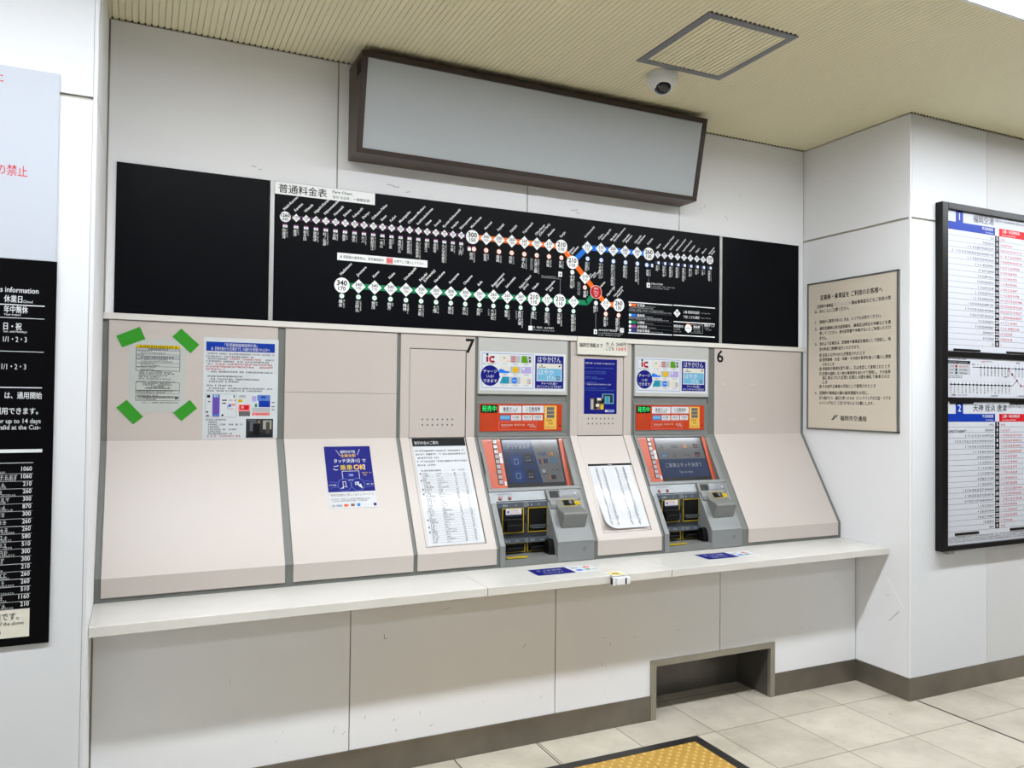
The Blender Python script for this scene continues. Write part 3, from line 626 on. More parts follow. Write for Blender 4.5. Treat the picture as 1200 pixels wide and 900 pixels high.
for i in range(9):
    mb = MB(); s = pan(mb); v = -.0165 - i * .0252
    s.box(.0735, .0955, v - .0108, v + .0108, 0, .003, DARKG); s.box(.0755, .0935, v - .0085, v + .0085, .003, .0045, I['w'] if i < 3 else I['H'])
    if i >= 2: s.text('０１２３４５６７８'[i], .0845, v - .005, .013, I['h'], .0049, 'c')
    mb.build('button', panel)
def screen_mesh(kind):
    mb = MB(); s = pan(mb)
    s.box(.117, .436, -PL, -.0005, -.012, .0005, BLK)
    def sm(n, rgb): return mat('screen_' + n, tuple(int(c * .22) for c in rgb), .1, emit=rgb, estr=.66, spec=.34)
    gr, bl, ln, wh = sm('grey', (118, 119, 122)), sm('blue', (62, 76, 108)), sm('line', (46, 74, 132)), sm('white', (168, 172, 180))
    dk, orr, lb = sm('dark', (64, 68, 76)), sm('orange', (176, 112, 84)), sm('lightblue', (84, 126, 160))
    x0, x1, y0, y1 = .1235, .425, -.228, -.008
    W = x1 - x0; H = y1 - y0
    def f(a, b): return x0 + a * W, y1 - b * H
    def logos(col, row, spots):
        pass
    if kind == 7:
        s.rect(x0, y0, x1, y1, gr, .0009)
        s.poly([f(0, 0), f(0, 1), f(.6, 1), f(.515, 0)][::1], bl, .0011)
        s.poly([f(.585, 1), f(.605, 1), f(.52, 0), f(.50, 0)], ln, .0012)
        u, v = f(.07, .2); s.text('タッチ決済が', u, v, .026, wh, .0014, fit=.125)
        for cy in (.5, .82):
            u, v = f(.2, cy); s.ring(u, v, .034, .004, ln, .0014); s.disc(u, v, .03, sm('disc', (58, 84, 140)), .0013); s.frame(u - .012, v - .015, u + .01, v + .012, .002, wh, .0015)
        for cy in (.4, .78): u, v = f(.37, cy + .1); s.rect(u - .005, v - .01, u + .035, v + .04, dk, .0013); s.greek(u, u + .033, v, .008, wh, .0015); s.greek(u, u + .033, v + .015, .01, gr, .0015)
        u, v = f(.6, .37); s.text('VISA', u, v, .024, ln, .0013, bold=.02)
        u, v = f(.84, .34); s.disc(u - .005, v, .009, orr, .0013); s.disc(u + .006, v, .009, sm('amber', (190, 140, 84)), .0014)
        for i in range(4): u, v = f(.605 + .04 * i, .56); s.rect(u, v, u + .01, v + .022, (ln, orr, dk, ln)[i], .0013)
        u, v = f(.83, .56); s.rect(u, v, u + .026, v + .026, lb, .0013); u, v = f(.62, .78); s.disc(u + .012, v + .01, .01, wh, .0013, 16); s.greek(u, u + .03, v - .008, .006, dk, .0013)
        u, v = f(.82, .73); s.greek(u, u + .045, v, .009, dk, .0013); u, v = f(.74, .93); s.rect(u, v, u + .036, v + .02, dk, .0013); s.rect(u, v, u + .01, v + .02, orr, .0014)
    else:
        s.rect(x0, y0, x1, y1, gr, .0009); s.rect(x0, y0, x1, y0 + .46 * H, bl, .0011)
        for r, y in enumerate((.27, .49)):
            for c in range(4):
                u, v = f(.07 + .24 * c, y); t = r * 4 + c
                if t == 1: s.text('VISA', u, v + .002, .022, dk, .0013, bold=.02)
                elif t == 2: s.disc(u + .012, v + .01, .011, orr, .0013); s.disc(u + .022, v + .01, .011, sm('amber', (190, 140, 84)), .0014)
                elif t == 6: s.greek(u, u + .045, v + .006, .008, dk, .0013)
                elif t == 0: s.ring(u + .01, v + .01, .012, .002, dk, .0013); s.ring(u + .014, v + .01, .007, .002, dk, .0013)
                elif t == 5: s.ring(u + .012, v + .012, .008, .002, dk, .0013); s.greek(u, u + .025, v - .004, .005, dk, .0013)
                else: s.rect(u, v, u + .034, v + .024, (lb if t == 4 else dk), .0013); s.rect(u + .004, v + .006, u + .03, v + .01, wh if t == 4 else orr, .0014)
        u, v = f(.1, .74); s.text('ご乗車はタッチ決済で', u, v, .026, wh, .0014, fit=.235)
        u, v = f(.5, .9); s.text('Tap to ride', u, v, .019, wh, .0014, 'c')
    return mb
scr = screen_mesh(7).build('screen', t_m)
# coin band with its two buttons
mb = MB(); s = slope(mb, XM); s.box(.0, .292, -.343, -.2855, -.04, -.003, BAND)
s.greek(.038, .12, -.3, .006, I['h'], -.0026)
for u in (.04, .088): s.greek(u, u + .03, -.337, .006, I['h'], -.0026)
band = mb.build('coin_band', t_m)
for u, rgb in ((.0515, (120, 20, 28)), (.1015, (110, 16, 22))):
    mb = MB(); s = slope(mb, XM); c = s.P(u, -.3185, -.003); mb.lathe(c, [(.0085, 0), (.0085, .004), (.006, .006)], mat('red_button', rgb, .3), 20, s.N); mb.build('call_button', band)
# lower housing: left jamb, sill, right housing
def foot(mb, x0, x1, ztop, deep, m, zbot=.7515):
    yt = YV - (ZB - ztop) / (ZB - ZS) * (YV - YF)
    mb.prism([(yt, ztop), (YF, .846), (YF, zbot), (deep, zbot), (deep, ztop)], x0, x1, m)
mb = MB(); foot(mb, XM, XM + .027, sz(0) * 0 + ZB - .343 * (ZB - ZS) / SL, 3.36, MGREY2)
mb.box(XM + .027, XM + .2895, YF + .002, 3.33, .7515, .7835, MGREY)
mb.build('lower_frame', t_m, bevel=.002)
mb = MB(); foot(mb, XM + .2895, XM + WM, ZB - .2865 * (ZB - ZS) / SL, 3.36, MGREY2)
s = upright(mb, YF, XM); s.ring(.432, .806, .0085, .0018, DARKG, .0006, a0=.6, a1=5.4); s.rect(.431, .805, .436, .8075, DARKG, .0007)
mb.build('housing', t_m, bevel=.006)
mb = MB()                                        # recess lining
mb.box(XM + .027, XM + .2895, 3.306, 3.33, .783, 1.03, DARKG)
mb.box(XM + .027, XM + .2895, YF + .02, 3.31, .78, .7865, MGREY)
S0 = ub(mb, 3.306)
S0.box(.03, .29, .9985, 1.0235, 0, .006, SLATE); S0.box(.03, .29, .838, .8585, 0, .02, SLATE)
for u0 in (.058, .185): S0.greek(u0, u0 + .028, 1.006, .009, I['w'], .0064); S0.greek(u0 + .055, u0 + .075, 1.006, .009, I['H'], .0064); S0.greek(u0 + .01, u0 + .034, .844, .009, I['w'], .0204); S0.greek(u0 + .06, u0 + .085, .844, .008, I['H'], .0204)
S0.rect(.164, .998, .186, 1.023, BAND, .0066); S0.rect(.168, .839, .184, .858, BAND, .0206); S0.rect(.173, .925, .182, .96, BLK, .0006)
mb.build('slot_recess', t_m)
def slot(name, u0, u1, z0, z1, fn=None, yw=.0028):
    mb = MB(); S0 = ub(mb, 3.306)
    S0.box(u0, u1, z0, z1, 0, .004, BLK); S0.frame(u0, z0, u1, z1, yw, YEL, .0046)
    if fn: fn(S0)
    return mb.build(name, t_m)
def note(S0):
    S0.rect(.0745, .9685, .1535, .9935, I['w'], .009); S0.box(.0745, .1535, .968, .994, .004, .0088, I['w']); S0.rect(.08, .975, .09, .986, I['v'], .0094); S0.greek(.093, .145, .983, .0065, I['r'], .0094); S0.greek(.093, .145, .973, .0065, I['m'], .0094)
    S0.box(.0735, .1545, .9585, .9675, .004, .008, mat('dark_navy_strip', (28, 30, 58), .4)); S0.box(.075, .155, .895, .945, .004, .02, BLK); S0.box(.082, .148, .918, .921, .02, .0205, DARKG); S0.box(.07, .158, .94, .9475, .004, .014, DARKG)
def ticket(S0):
    S0.box(.197, .285, .905, .916, .004, .014, DARKG); S0.box(.197, .285, .913, .9145, .014, .0145, BAND); S0.box(.205, .277, .9, .903, .004, .012, BAND)
slot('banknote_slot', .0575, .1665, .8825, .9965, note); slot('ticket_slot', .1895, .2905, .882, .9958, ticket)
def low(a, b):
    def g(S0): S0.box(a, b, .800, .815, .004, .022, BLK); S0.box(a + .01, b - .01, .815, .8165, .018, .0225, DARKG)
    return g
slot('change_slot', .06, .1755, .7925, .835, low(.075, .16)); slot('card_slot', .187, .2895, .7925, .8365, low(.197, .28))
mb = MB(); pts = [(3.222, .7835), (3.275, .7835), (3.275, .83), (3.265, .848), (3.25, .855), (3.236, .848), (3.227, .825), (3.222, .8)]
mb.prism(pts, XM + .262, XM + .291, BLK); mb.build('coin_cup', t_m)
mb = MB(); s = Sheet(mb, (XM, 0, .7866), X1, (0, 1, 0)); s.poly([(.043, 3.203), (.135, 3.2), (.155, 3.222), (.14, 3.238), (.045, 3.24)], YEL, .0004); s.greek(.06, .13, 3.215, .01, I['Q'], .0008); mb.build('tray_sticker', t_m)
# contactless reader and keypad on the right
mb = MB(); s = slope(mb, XM)
s.box(.2885, .466, -.345, -.2875, -.01, .010, MGREY)
def YZ(v, n): return (YV + VS[1] * v + NY * n, ZB + VS[2] * v + NZ * n)
a = YZ(-.330, .010); b = YZ(-.345, .0105); c = YZ(-.388, .022)
mb.prism([a, b, c, (3.2035, .976), (3.2000, .968), (3.2245, .906), (3.232, .898), (3.26, .898), (3.33, 1.03)], XM + .325, XM + .4545, MGREY)
mb.prism([YZ(-.33, .010), YZ(-.366, .012), YZ(-.384, .008), YZ(-.39, -.01), YZ(-.33, -.01)], XM + .2955, XM + .33, MGREY)
mb.build('card_reader', t_m, bevel=.005); rd = bpy.context.scene.objects[[o.name for o in C.objects if o.name.startswith('card_reader')][-1]]
mb = MB(); s = slope(mb, XM); s.box(.304, .3515, -.331, -.2975, .010, .0125, DARKG)
for i in range(3):
    for j in range(4): s.box(.3075 + i * .0145, .318 + i * .0145, -.3285 + j * .0078, -.323 + j * .0078, .0125, .0138, BLK)
mb.build('keypad', rd)
mb = MB(); s = slope(mb, XM); s.box(.3565, .457, -.3305, -.296, .010, .012, mat('reader_display', (58, 62, 66), .25)); s.greek(.362, .44, -.327, .006, I['h'], .0123); s.rect(.436, -.317, .446, -.31, I['w'], .0123); mb.build('reader_display', rd)
mb = MB()
nn = Vector((0, c[0], c[1])); top_v = Vector((0, b[0] - c[0], b[1] - c[1]))
s = Sheet(mb, (XM, c[0], c[1]), X1, top_v)
s.frame(.355, .006, .428, .047, .0022, YEL, .0008); s.rect(.36, .01, .423, .043, DARKG, .0006); s.box(.372, .402, .014, .036, 0, .008, BLK); s.rect(.39, .014, .402, .036, BAND, .0085)
s.rect(.424, .012, .468 - .016, .034, YEL, .0012); s.greek(.43, .447, .019, .007, k, .0015); mb.build('contactless_pad', rd)
t_m6 = copy_tree(t_m); t_m6.location.x += .889
t_m6['label'] = 'grey and orange ticket machine next to the panel numbered 6'
for o in list(C.objects):
    if o.parent == t_m6 and o.name.startswith('screen.'):
        tmp = screen_mesh(6).build('screen_picture', t_m); o.data = tmp.data; bpy.data.objects.remove(tmp)
# ================================================================== PAPERS ON THE CABINETS
# notice with four green tapes
mb = MB(); mb.box(-.041, .1665, YV - .0012, YV - .0002, 1.4305, 1.7245, mat('grey_white_paper', (176, 180, 176), .5)); s = upright(mb, YV - .0012)
def NA(x, y): return -.041 + (x - 85) / 550 * .2075, 1.7245 - (y - 100) / 705 * .294
def nr(x0, y0, x1, y1, m, n=.0004, w=None):
    a = NA(x0, y1); b = NA(x1, y0)
    if w: s.frame(a[0], a[1], b[0], b[1], w, m, n)
    else: s.rect(a[0], a[1], b[0], b[1], m, n)
nr(150, 157, 580, 187, YEL); u, v = NA(185, 183); s.greek(u, NA(545, 0)[0], v, .0085, k, .0007)
nr(150, 187, 580, 405, I['k'], .0004, .0013); nr(152, 190, 578, 210, I['H'], .0003)
u, v = NA(270, 206); s.greek(u, NA(470, 0)[0], v, .0065, k, .0007)
nr(152, 264, 578, 290, I['H'], .0003); u, v = NA(200, 284); s.greek(u, NA(530, 0)[0], v, .0075, k, .0007)
for y in (247, 331, 365, 210, 264, 290): a = NA(150, y); s.rect(a[0], a[1], NA(580, 0)[0], a[1] + .0009, k, .0005)
a = NA(198, 405); s.rect(a[0], a[1], a[0] + .0008, NA(0, 210)[1], k, .0005)
for y, x0, x1 in ((222, 205, 305), (240, 205, 435), (258, 205, 225), (303, 205, 455), (320, 205, 512), (337, 205, 335), (357, 205, 380), (375, 205, 345), (396, 205, 330), (222, 160, 190), (258, 160, 195), (300, 160, 190), (335, 160, 190), (375, 160, 188), (410, 200, 405), (424, 180, 500), (438, 180, 530), (455, 180, 465), (470, 180, 390), (487, 180, 490), (512, 160, 535), (532, 220, 500), (545, 220, 515), (556, 300, 430), (568, 255, 490), (579, 240, 490), (607, 160, 510), (618, 160, 440), (646, 160, 370), (660, 175, 520), (668, 175, 540), (683, 160, 360), (715, 215, 270), (715, 285, 370), (715, 385, 570)):
    u, v = NA(x0, y); s.greek(u, NA(x1, 0)[0], v, .0044, k, .0007)
nr(152, 515, 580, 592, k, .0004, .001); nr(152, 592, 580, 627, k, .0004, .001); nr(152, 648, 580, 692, k, .0004, .001); nr(535, 652, 568, 675, I['h'], .0005)
mb.build('paper_notice', label='small grey white paper notice held up by four green tapes', cat='notice', origin=(.063, YV, 1.4305))
for (pts, l) in (([(-.0874, 1.7321), (-.004, 1.7716), (.0169, 1.7231), (-.0664, 1.6875)], 'green tape on the upper left corner of the small notice'),
                 ([(.1153, 1.7377), (.1482, 1.7721), (.2171, 1.7089), (.1853, 1.6727)], 'green tape on the upper right corner of the small notice'),
                 ([(-.0822, 1.4501), (-.046, 1.4807), (.0142, 1.4133), (-.0214, 1.3846)], 'green tape on the lower left corner of the small notice'),
                 ([(.124, 1.4306), (.1854, 1.4829), (.2136, 1.4483), (.1548, 1.3961)], 'green tape on the lower right corner of the small notice')):
    mb = MB(); n = 4; cx = sum(p[0] for p in pts) / 4; cz = sum(p[1] for p in pts) / 4
    vs = [(x, YV - .0022, z) for x, z in pts] + [(x, YV - .0014, z) for x, z in pts]
    a = sum(pts[i][0] * pts[(i + 1) % 4][1] - pts[(i + 1) % 4][0] * pts[i][1] for i in range(4))
    fs = [(0, 1, 2, 3), (7, 6, 5, 4)] + [(i, i + 4, (i + 1) % 4 + 4, (i + 1) % 4) for i in range(4)]
    if a < 0: fs = [tuple(reversed(f)) for f in fs]
    mb.add(vs, fs, TAPE); mb.build('green_tape', label=l, cat='tape', group='green tapes around the small notice')
# bus notice
mb = MB(); mb.box(.2345, .5325, YV - .0012, YV - .0002, 1.3225, 1.7415, PAPER2); s = upright(mb, YV - .0012)
def NB(x, y):                                  # pixels of the notice seen straight on, 480 x 660
    return .2345 + x / 480 * .298, 1.7415 - y / 660 * .419
def n2(x0, y0, x1, y1, m, n=.0004, w=None):
    a = NB(x0, y1); b = NB(x1, y0)
    if w: s.frame(a[0], a[1], b[0], b[1], w, m, n)
    else: s.rect(a[0], a[1], b[0], b[1], m, n)
def gl(x0, x1, y, h, m): u, v = NB(x0, y); s.greek(u, NB(x1, 0)[0], v, h, m, .0008)
n2(15, 28, 455, 88, I['B']); u, v = NB(235, 55); s.text('『空港連絡路線延伸計画』', u, v, .0155, I['w'], .0008, 'c', fit=.13, bold=.01); u, v = NB(235, 81); s.text('の【博多駅から空港まで】の運行を希望される方へ', u, v, .0155, I['w'], .0008, 'c', fit=.235, bold=.01)
for y, x0, x1, col in ((110, 25, 455, 'k'), (128, 15, 320, 'k'), (144, 25, 150, 'k'), (144, 165, 365, 'r'), (144, 395, 455, 'k'), (160, 15, 425, 'k'), (178, 25, 50, 'k'), (178, 60, 445, 'r'), (195, 15, 450, 'r'), (212, 15, 130, 'r'), (228, 25, 445, 'k'), (258, 25, 250, 'k'), (276, 35, 360, 'k'), (292, 35, 225, 'k'), (318, 22, 185, 'k'), (336, 35, 445, 'k'), (352, 22, 380, 'k'), (540, 20, 150, 'k'), (556, 35, 90, 'k'), (572, 35, 150, 'k'), (572, 165, 255, 'k'), (588, 35, 100, 'k'), (604, 35, 145, 'k'), (604, 165, 215, 'k'), (618, 35, 110, 'k'), (632, 35, 190, 'k'), (648, 30, 240, 'r')):
    gl(x0, x1, y, .0066 if col == 'k' else .0072, I[col])
n2(15, 368, 212, 520, I['k'], .0004, .0007); n2(60, 372, 105, 515, I['v']); n2(60, 372, 105, 392, I['z'], .0006); n2(72, 374, 78, 388, I['w'], .0008); n2(86, 374, 92, 388, I['w'], .0008); n2(60, 500, 105, 512, I['z'], .0006)
for a in ((25, 375, 45, 392), (22, 480, 34, 490), (24, 505, 40, 514), (120, 405, 150, 412), (120, 425, 145, 431), (192, 375, 200, 390), (118, 500, 130, 512), (32, 415, 46, 421)): n2(*a, I['k'] if a[0] != 192 else I['g'], .0006)
gl(165, 205, 412, .006, I['r']); n2(160, 432, 205, 445, I['m']); n2(160, 436, 176, 452, I['b'], .0006); n2(155, 440, 158, 465, I['B'], .0006); gl(165, 200, 470, .005, I['m'])
n2(225, 375, 270, 390, I['k'], .0004, .0006); gl(230, 265, 387, .006, I['k']); n2(222, 402, 250, 422, YEL); n2(345, 372, 430, 410, I['z']); n2(355, 410, 430, 452, I['B']); n2(370, 380, 400, 392, I['B'], .0006); n2(312, 378, 340, 415, I['L']); n2(225, 436, 300, 492, I['m']); n2(232, 440, 292, 470, I['r'], .0006); n2(240, 445, 260, 462, I['m'], .0008); n2(228, 480, 300, 512, I['h'], .0006); n2(312, 455, 430, 485, I['H']); n2(330, 430, 345, 452, I['g'], .0006); n2(312, 488, 430, 508, I['m'], .0003); gl(320, 420, 503, .006, I['r'])
for y in (418, 446, 466): n2(440, y, 460, y + 5, I['k'])
n2(275, 530, 452, 655, I['q']); n2(285, 536, 340, 545, I['h'], .0006); n2(300, 550, 345, 610, mat('photo_grey', (86, 90, 96), .4), .0006); n2(320, 560, 365, 640, I['k'], .0007); n2(385, 540, 442, 600, mat('photo_pale', (150, 150, 138), .4), .0006); n2(405, 550, 430, 630, mat('photo_steel', (70, 66, 58), .4), .0008); n2(290, 620, 440, 650, mat('photo_night', (30, 31, 36), .4), .0006); n2(350, 540, 368, 560, I['Q'], .0008)
mb.build('paper_notice', label='larger white paper notice with blue heading, coloured maps and dark photo', cat='notice', origin=(.3835, YV, 1.3225))
# navy tap payment poster on the slope
mb = MB(); s = slope(mb); PX0, PX1, PB, PT = .7265, .9285, sz(1.034), sz(1.284)
s.box(PX0, PX1, PB, PT, .0004, .0012, I['w'])
PW = PX1 - PX0; PH = PT - PB
def PF(a, b): return PX0 + a * PW, PT - b * PH
u0, v0 = PF(0, .745); s.rect(PX0, v0, PX1, PT, NAVY, .0016)
u, v = PF(.5, .115); s.text('福岡市地下鉄', u, v, .0165, I['w'], .002, 'c', bold=.01, fit=.066); u, v = PF(.5, .18); s.text('全線全駅', u, v, .018, I['a'], .002, 'c', bold=.02, fit=.066)
s.line(*PF(.25, .06), *PF(.33, .16), .0018, I['w'], .002); s.line(*PF(.77, .05), *PF(.70, .15), .0018, I['w'], .002)
u, v = PF(.18, .27); s.text('タッチ決済', u, v, .021, I['w'], .002, bold=.025, fit=.09)
for i in range(4): s.ring(*PF(.60 + .022 * i, .245), .0055 + .0035 * i, .0022, I['w'], .002, 10, -.8, .8)
u, v = PF(.79, .27); s.text('で', u, v, .02, I['w'], .002, bold=.02)
u, v = PF(.16, .39); s.text('ご', u, v, .027, I['w'], .002, bold=.02); s.text('乗車', u + .028, v, .028, YEL, .002, bold=.02); s.text('OK', u + .087, v, .033, I['a'], .002, bold=.03); s.text('!', u + .133, v, .032, I['w'], .002, bold=.02)
a = PF(.33, .56); b = PF(.70, .41); s.frame(a[0], a[1], b[0], b[1], .002, I['w'], .0018)
s.disc(*PF(.5, .48), .014, I['B'], .0022, 20, .0095); 
for i in range(3): s.ring(*PF(.47 + .03 * i, .48), .006, .0018, I['w'], .0026, 8, -.9, .9)
for cx in (.355, .645):
    s.disc(*PF(cx, .635), .0295, NAVY, .0021); s.ring(*PF(cx, .635), .0295, .0018, I['z'], .0024)
    u, v = PF(cx, .635)
    if cx < .5: s.frame(u - .007, v - .009, u + .007, v + .016, .0022, I['w'], .0026); s.poly([(u - .018, v - .017), (u - .006, v - .008), (u - .004, v - .016)], I['w'], .0026); s.poly([(u + .006, v - .014), (u + .012, v - .004), (u + .014, v + .004), (u + .01, v - .012)], I['w'], .0026)
    else: s.rect(u - .013, v - .002, u + .004, v + .012, I['w'], .0026); s.rect(u - .011, v + .001, u - .002, v + .009, I['z'], .0028); s.poly([(u, v - .004), (u + .012, v + .003), (u + .016, v - .01), (u + .02, v - .02), (u + .004, v - .01)], I['w'], .0026)
for a0, b0 in ((.05, .58), (.05, .68), (.8, .58), (.8, .68)): s.line(*PF(a0, b0), *PF(a0 + .16, b0 + .015 * (1 if b0 < .6 else -1)), .0012, I['z'], .002)
u, v = PF(.03, .645); s.greek(u, u + .03, v, .0065, I['w'], .002); u, v = PF(.83, .645); s.greek(u, u + .03, v, .0065, I['w'], .002)
u, v = PF(.76, .455); s.greek(u, u + .044, v, .0055, I['a'], .002); u, v = PF(.78, .49); s.greek(u, u + .015, v, .0055, I['a'], .002)
u, v = PF(.04, .81); s.text('利用対応駅など詳しくはウェブサイトで', u, v, .0125, I['Q'], .0018, fit=.184, bold=.015)
u, v = PF(.04, .87); s.greek(u, PF(.86, 0)[0], v, .0062, I['h'], .0018); u, v = PF(.04, .9); s.greek(u, PF(.84, 0)[0], v, .0062, I['h'], .0018)
for i in range(3): s.ring(*PF(.03 + .022 * i, .962), .007, .0016, I['k'], .0018, 8, -.9, .9)
u, v = PF(.13, .975); s.text('VISA', u, v, .013, NAVY, .0018, bold=.02)
s.disc(*PF(.33, .958), .0062, I['r'], .0018); s.disc(*PF(.365, .958), .0062, I['o'], .002)
for i, cl in enumerate('nrg'): u, v = PF(.445 + .026 * i, .978); s.rect(u, v, u + .0048, v + .012, I[cl], .0018)
u, v = PF(.575, .98); s.rect(u, v, u + .013, v + .013, I['b'], .0018); u, v = PF(.69, .975); s.greek(u, u + .016, v, .008, I['H'], .0018); u, v = PF(.81, .97); s.greek(u, u + .02, v, .006, I['m'], .0018); u, v = PF(.925, .98); s.rect(u, v, u + .013, v + .012, NAVY, .0018)
mb.build('payment_poster', label='navy and white tap payment poster on the sloping cream panel', cat='poster', origin=(.8275, 3.33, 1.034))
# fare list in holder C
mb = MB(); s = slope(mb); v0, v1 = sz(.8685), -.003; a, b = 1.1295, 1.3885
s.box(a, b, v0, v1, -.0018, -.0006, PAPERG); s.rect(a, sz(1.2795), b, v1, I['k'], -.0002); s.text('割引料金のご案内', a + .01, sz(1.2885), .0185, I['w'], .0002, fit=.115)
def cl(fx0, fx1, z, h, m=None): s.greek(a + (b - a) * fx0, a + (b - a) * fx1, sz(z), h, m or k, .0002)
for i, (x0, x1) in enumerate(((.03, .93), (.03, .96), (.05, .45), (.03, .97), (.03, .35))): cl(x0, x1, 1.256 - i * .0155, .0085)
cl(.08, .45, 1.17, .008); cl(.65, .72, 1.17, .008); cl(.77, .9, 1.17, .008)
for i in range(30):
    z = 1.158 - i * .0096; h = i in (0, 3, 7, 9, 20, 23, 25)
    if h: s.rect(a + .012, sz(z), a + .0175, sz(z) + .0065, k, .0002)
    cl(.09, .09 + rnd.choice((.08, .1, .12, .16)), z, .0066); cl(.34, .34 + rnd.choice((.07, .09, .12, .2)), z, .005, I['h']); cl(.67, .71, z, .0062, I['h']); cl(.85, .89, z, .0062, I['h'])
    s.rect(a + .012, sz(z) - .0022, b - .014, sz(z) - .0016, I['h'], .0001)
mb.build('fare_list', label='glossy fare list with black heading in the holder under number 7', cat='sheet', origin=(1.259, 3.34, .8685))
# curled list on panel D
mb = MB(); s = slope(mb); a, b = 2.021, 2.262; v1, v0 = sz(1.1705), sz(.8815)
nu, nv = 20, 30; vs = []
def curl(fu, fv):
    n = .001 + .004 * (1 - abs(2 * fu - 1)) * fv
    d = max(0, fv - .86) / .14; n += (.006 if fu > .2 else .014) * d * d + .01 * max(0, fu - .85) / .15 * fv
    e = max(0, .18 - fu) / .18; n += .018 * e * e * max(0, fv - .6) / .4
    sh = .016 * e * max(0, fv - .86) / .14
    return n, sh
for j in range(nv + 1):
    for i in range(nu + 1):
        fu, fv = i / nu, j / nv; n, sh = curl(fu, fv); vs.append(s.P(a + (b - a) * fu, v1 + (v0 - v1) * fv + sh, n))
fs = [((j + 1) * (nu + 1) + i, (j + 1) * (nu + 1) + i + 1, j * (nu + 1) + i + 1, j * (nu + 1) + i) for j in range(nv) for i in range(nu)]
mb.add(vs, fs, PAPERG)
for c0, cw, cc_ in ((.14, .05, 'h'), (.3, .06, 'h'), (.62, .05, 'h'), (.8, .06, 'h')):
    for i in range(36):
        fv = .04 + i * .0255; n, sh = curl(c0, fv); d = .10 * fv * 0
        s.greek(a + (b - a) * (c0 + d), a + (b - a) * (c0 + d + cw), v1 + (v0 - v1) * fv - .003, .0062, I['h'], n + .0012)
        if c0 in (.3, .8): s.rect(a + (b - a) * (c0 - .12), v1 + (v0 - v1) * fv - .0042, a + (b - a) * (c0 + .05), v1 + (v0 - v1) * fv - .0037, I['H'], n + .0011)
o = mb.build('fare_list', label='white fare list with curling lower edge on the centre panel', cat='sheet', origin=(2.14, 3.33, .8815))
# navy leaflet and price label on D
mb = MB(); mb.box(2.0415, 2.237, YV - .0010, YV + .0004, 1.43, 1.7105, NAVY); s = upright(mb, YV - .001)
def LD(x, y): return 2.0415 + (x - 100) / 382 * .1955, 1.7105 - (y - 100) / 648 * .2805
for y, x0, x1, h in ((160, 110, 200, .009), (160, 210, 460, .007), (212, 110, 445, .005), (255, 110, 355, .005), (275, 110, 355, .005), (317, 110, 250, .005), (337, 110, 330, .0055), (385, 110, 240, .0055), (407, 110, 410, .006), (450, 110, 355, .0045), (475, 110, 455, .0045)):
    u, v = LD(x0, y); s.greek(u, LD(x1, 0)[0], v, h, I['w'] if h > .0058 else I['z'], .0006)
def lr(x0, y0, x1, y1, m, n): p0 = LD(x0, y1); p1 = LD(x1, y0); s.rect(p0[0], p0[1], p1[0], p1[1], m, n)
lr(310, 510, 445, 628, I['c'], .0005); lr(320, 518, 435, 618, I['q'], .0007); lr(340, 540, 400, 615, I['s'], .0009); lr(355, 545, 385, 612, I['t'], .0011)
lr(172, 565, 328, 698, I['Q'], .0005); lr(215, 565, 250, 690, I['k'], .0007); lr(180, 580, 205, 695, I['H'], .0007); lr(235, 630, 275, 665, I['e'], .0009); lr(290, 635, 325, 695, I['y'], .0007); lr(250, 560, 295, 590, I['e'], .0007); lr(260, 575, 300, 630, I['q'], .0006)
s.poly([LD(275, 622), LD(310, 628), LD(310, 590)], I['c'], .0005); lr(345, 700, 450, 726, I['w'], .0005); lr(372, 704, 445, 722, I['z'], .0007)
mb.build('leaflet', label='small navy leaflet with two photos on the centre panel door', cat='leaflet', origin=(2.139, YV, 1.43))
mb = MB(); mb.box(1.9925, 2.2915, 3.458, 3.4625, 1.7315, 1.8215, mat('label_cream', (210, 208, 197), .4)); s = upright(mb, 3.458)
s.text('福岡空港駅まで', 2.003, 1.77, .0235, k, .0005, fit=.138, bold=.03); s.text('大 人', 2.159, 1.782, .0225, k, .0005, fit=.05, bold=.03); s.text('260円', 2.222, 1.782, .0225, k, .0005, fit=.06, bold=.03)
s.text('こども', 2.16, 1.758, .0225, k, .0005, fit=.049, bold=.03); s.text('130円', 2.224, 1.757, .0225, I['r'], .0005, fit=.058, bold=.03)
mb.build('price_label', label='cream price label with black and red fares above the centre panel', cat='label', origin=(2.142, 3.46, 1.7315))
# ================================================================== COUNTER
t_c = thing('counter', (1.7, 2.9, .717), 'long narrow white counter shelf running under the ticket machines', 'counter')
for a, b in ((XL + .001, 1.2607), (1.2633, 2.1557), (2.1583, XR - .001)):
    mb = MB(); mb.box(a, b, 2.8826, 3.215, .717, .751, COUNTER)
    mb.build('slab', t_c, bevel=.002)
DIRT = mat('counter_smudge', (196, 192, 176), .4)
def cs(x0, label):
    mb = MB(); s = Sheet(mb, (x0, 2.99, .751), X1, (0, 1, 0))
    pts = [(0, .004), (.315, .0), (.32, .112), (.005, .12)]
    s.poly(pts, I['w'], .0004); s.poly([(0, .004), (.185, .002), (.185, .116), (.005, .12)], NAVY, .0007)
    s.text('タッチ決済', .03, .07, .027, I['w'], .001, fit=.12, bold=.01); s.text('ご利用できます', .04, .03, .02, I['w'], .001, fit=.1)
    s.text('VISA', .2, .075, .018, NAVY, .001, bold=.02); s.disc(.272, .08, .01, I['r'], .001); s.disc(.285, .08, .01, I['o'], .0012); s.rect(.205, .025, .235, .05, I['b'], .001); s.rect(.25, .028, .275, .048, I['g'], .001); s.greek(.285, .312, .03, .012, I['h'], .001)
    mb.box(x0 + .004, x0 + .31, 2.996, 3.1, .7505, .7512, I['w'])
    mb.build('counter_sticker', label=label, cat='sticker', group='payment stickers lying on the counter')
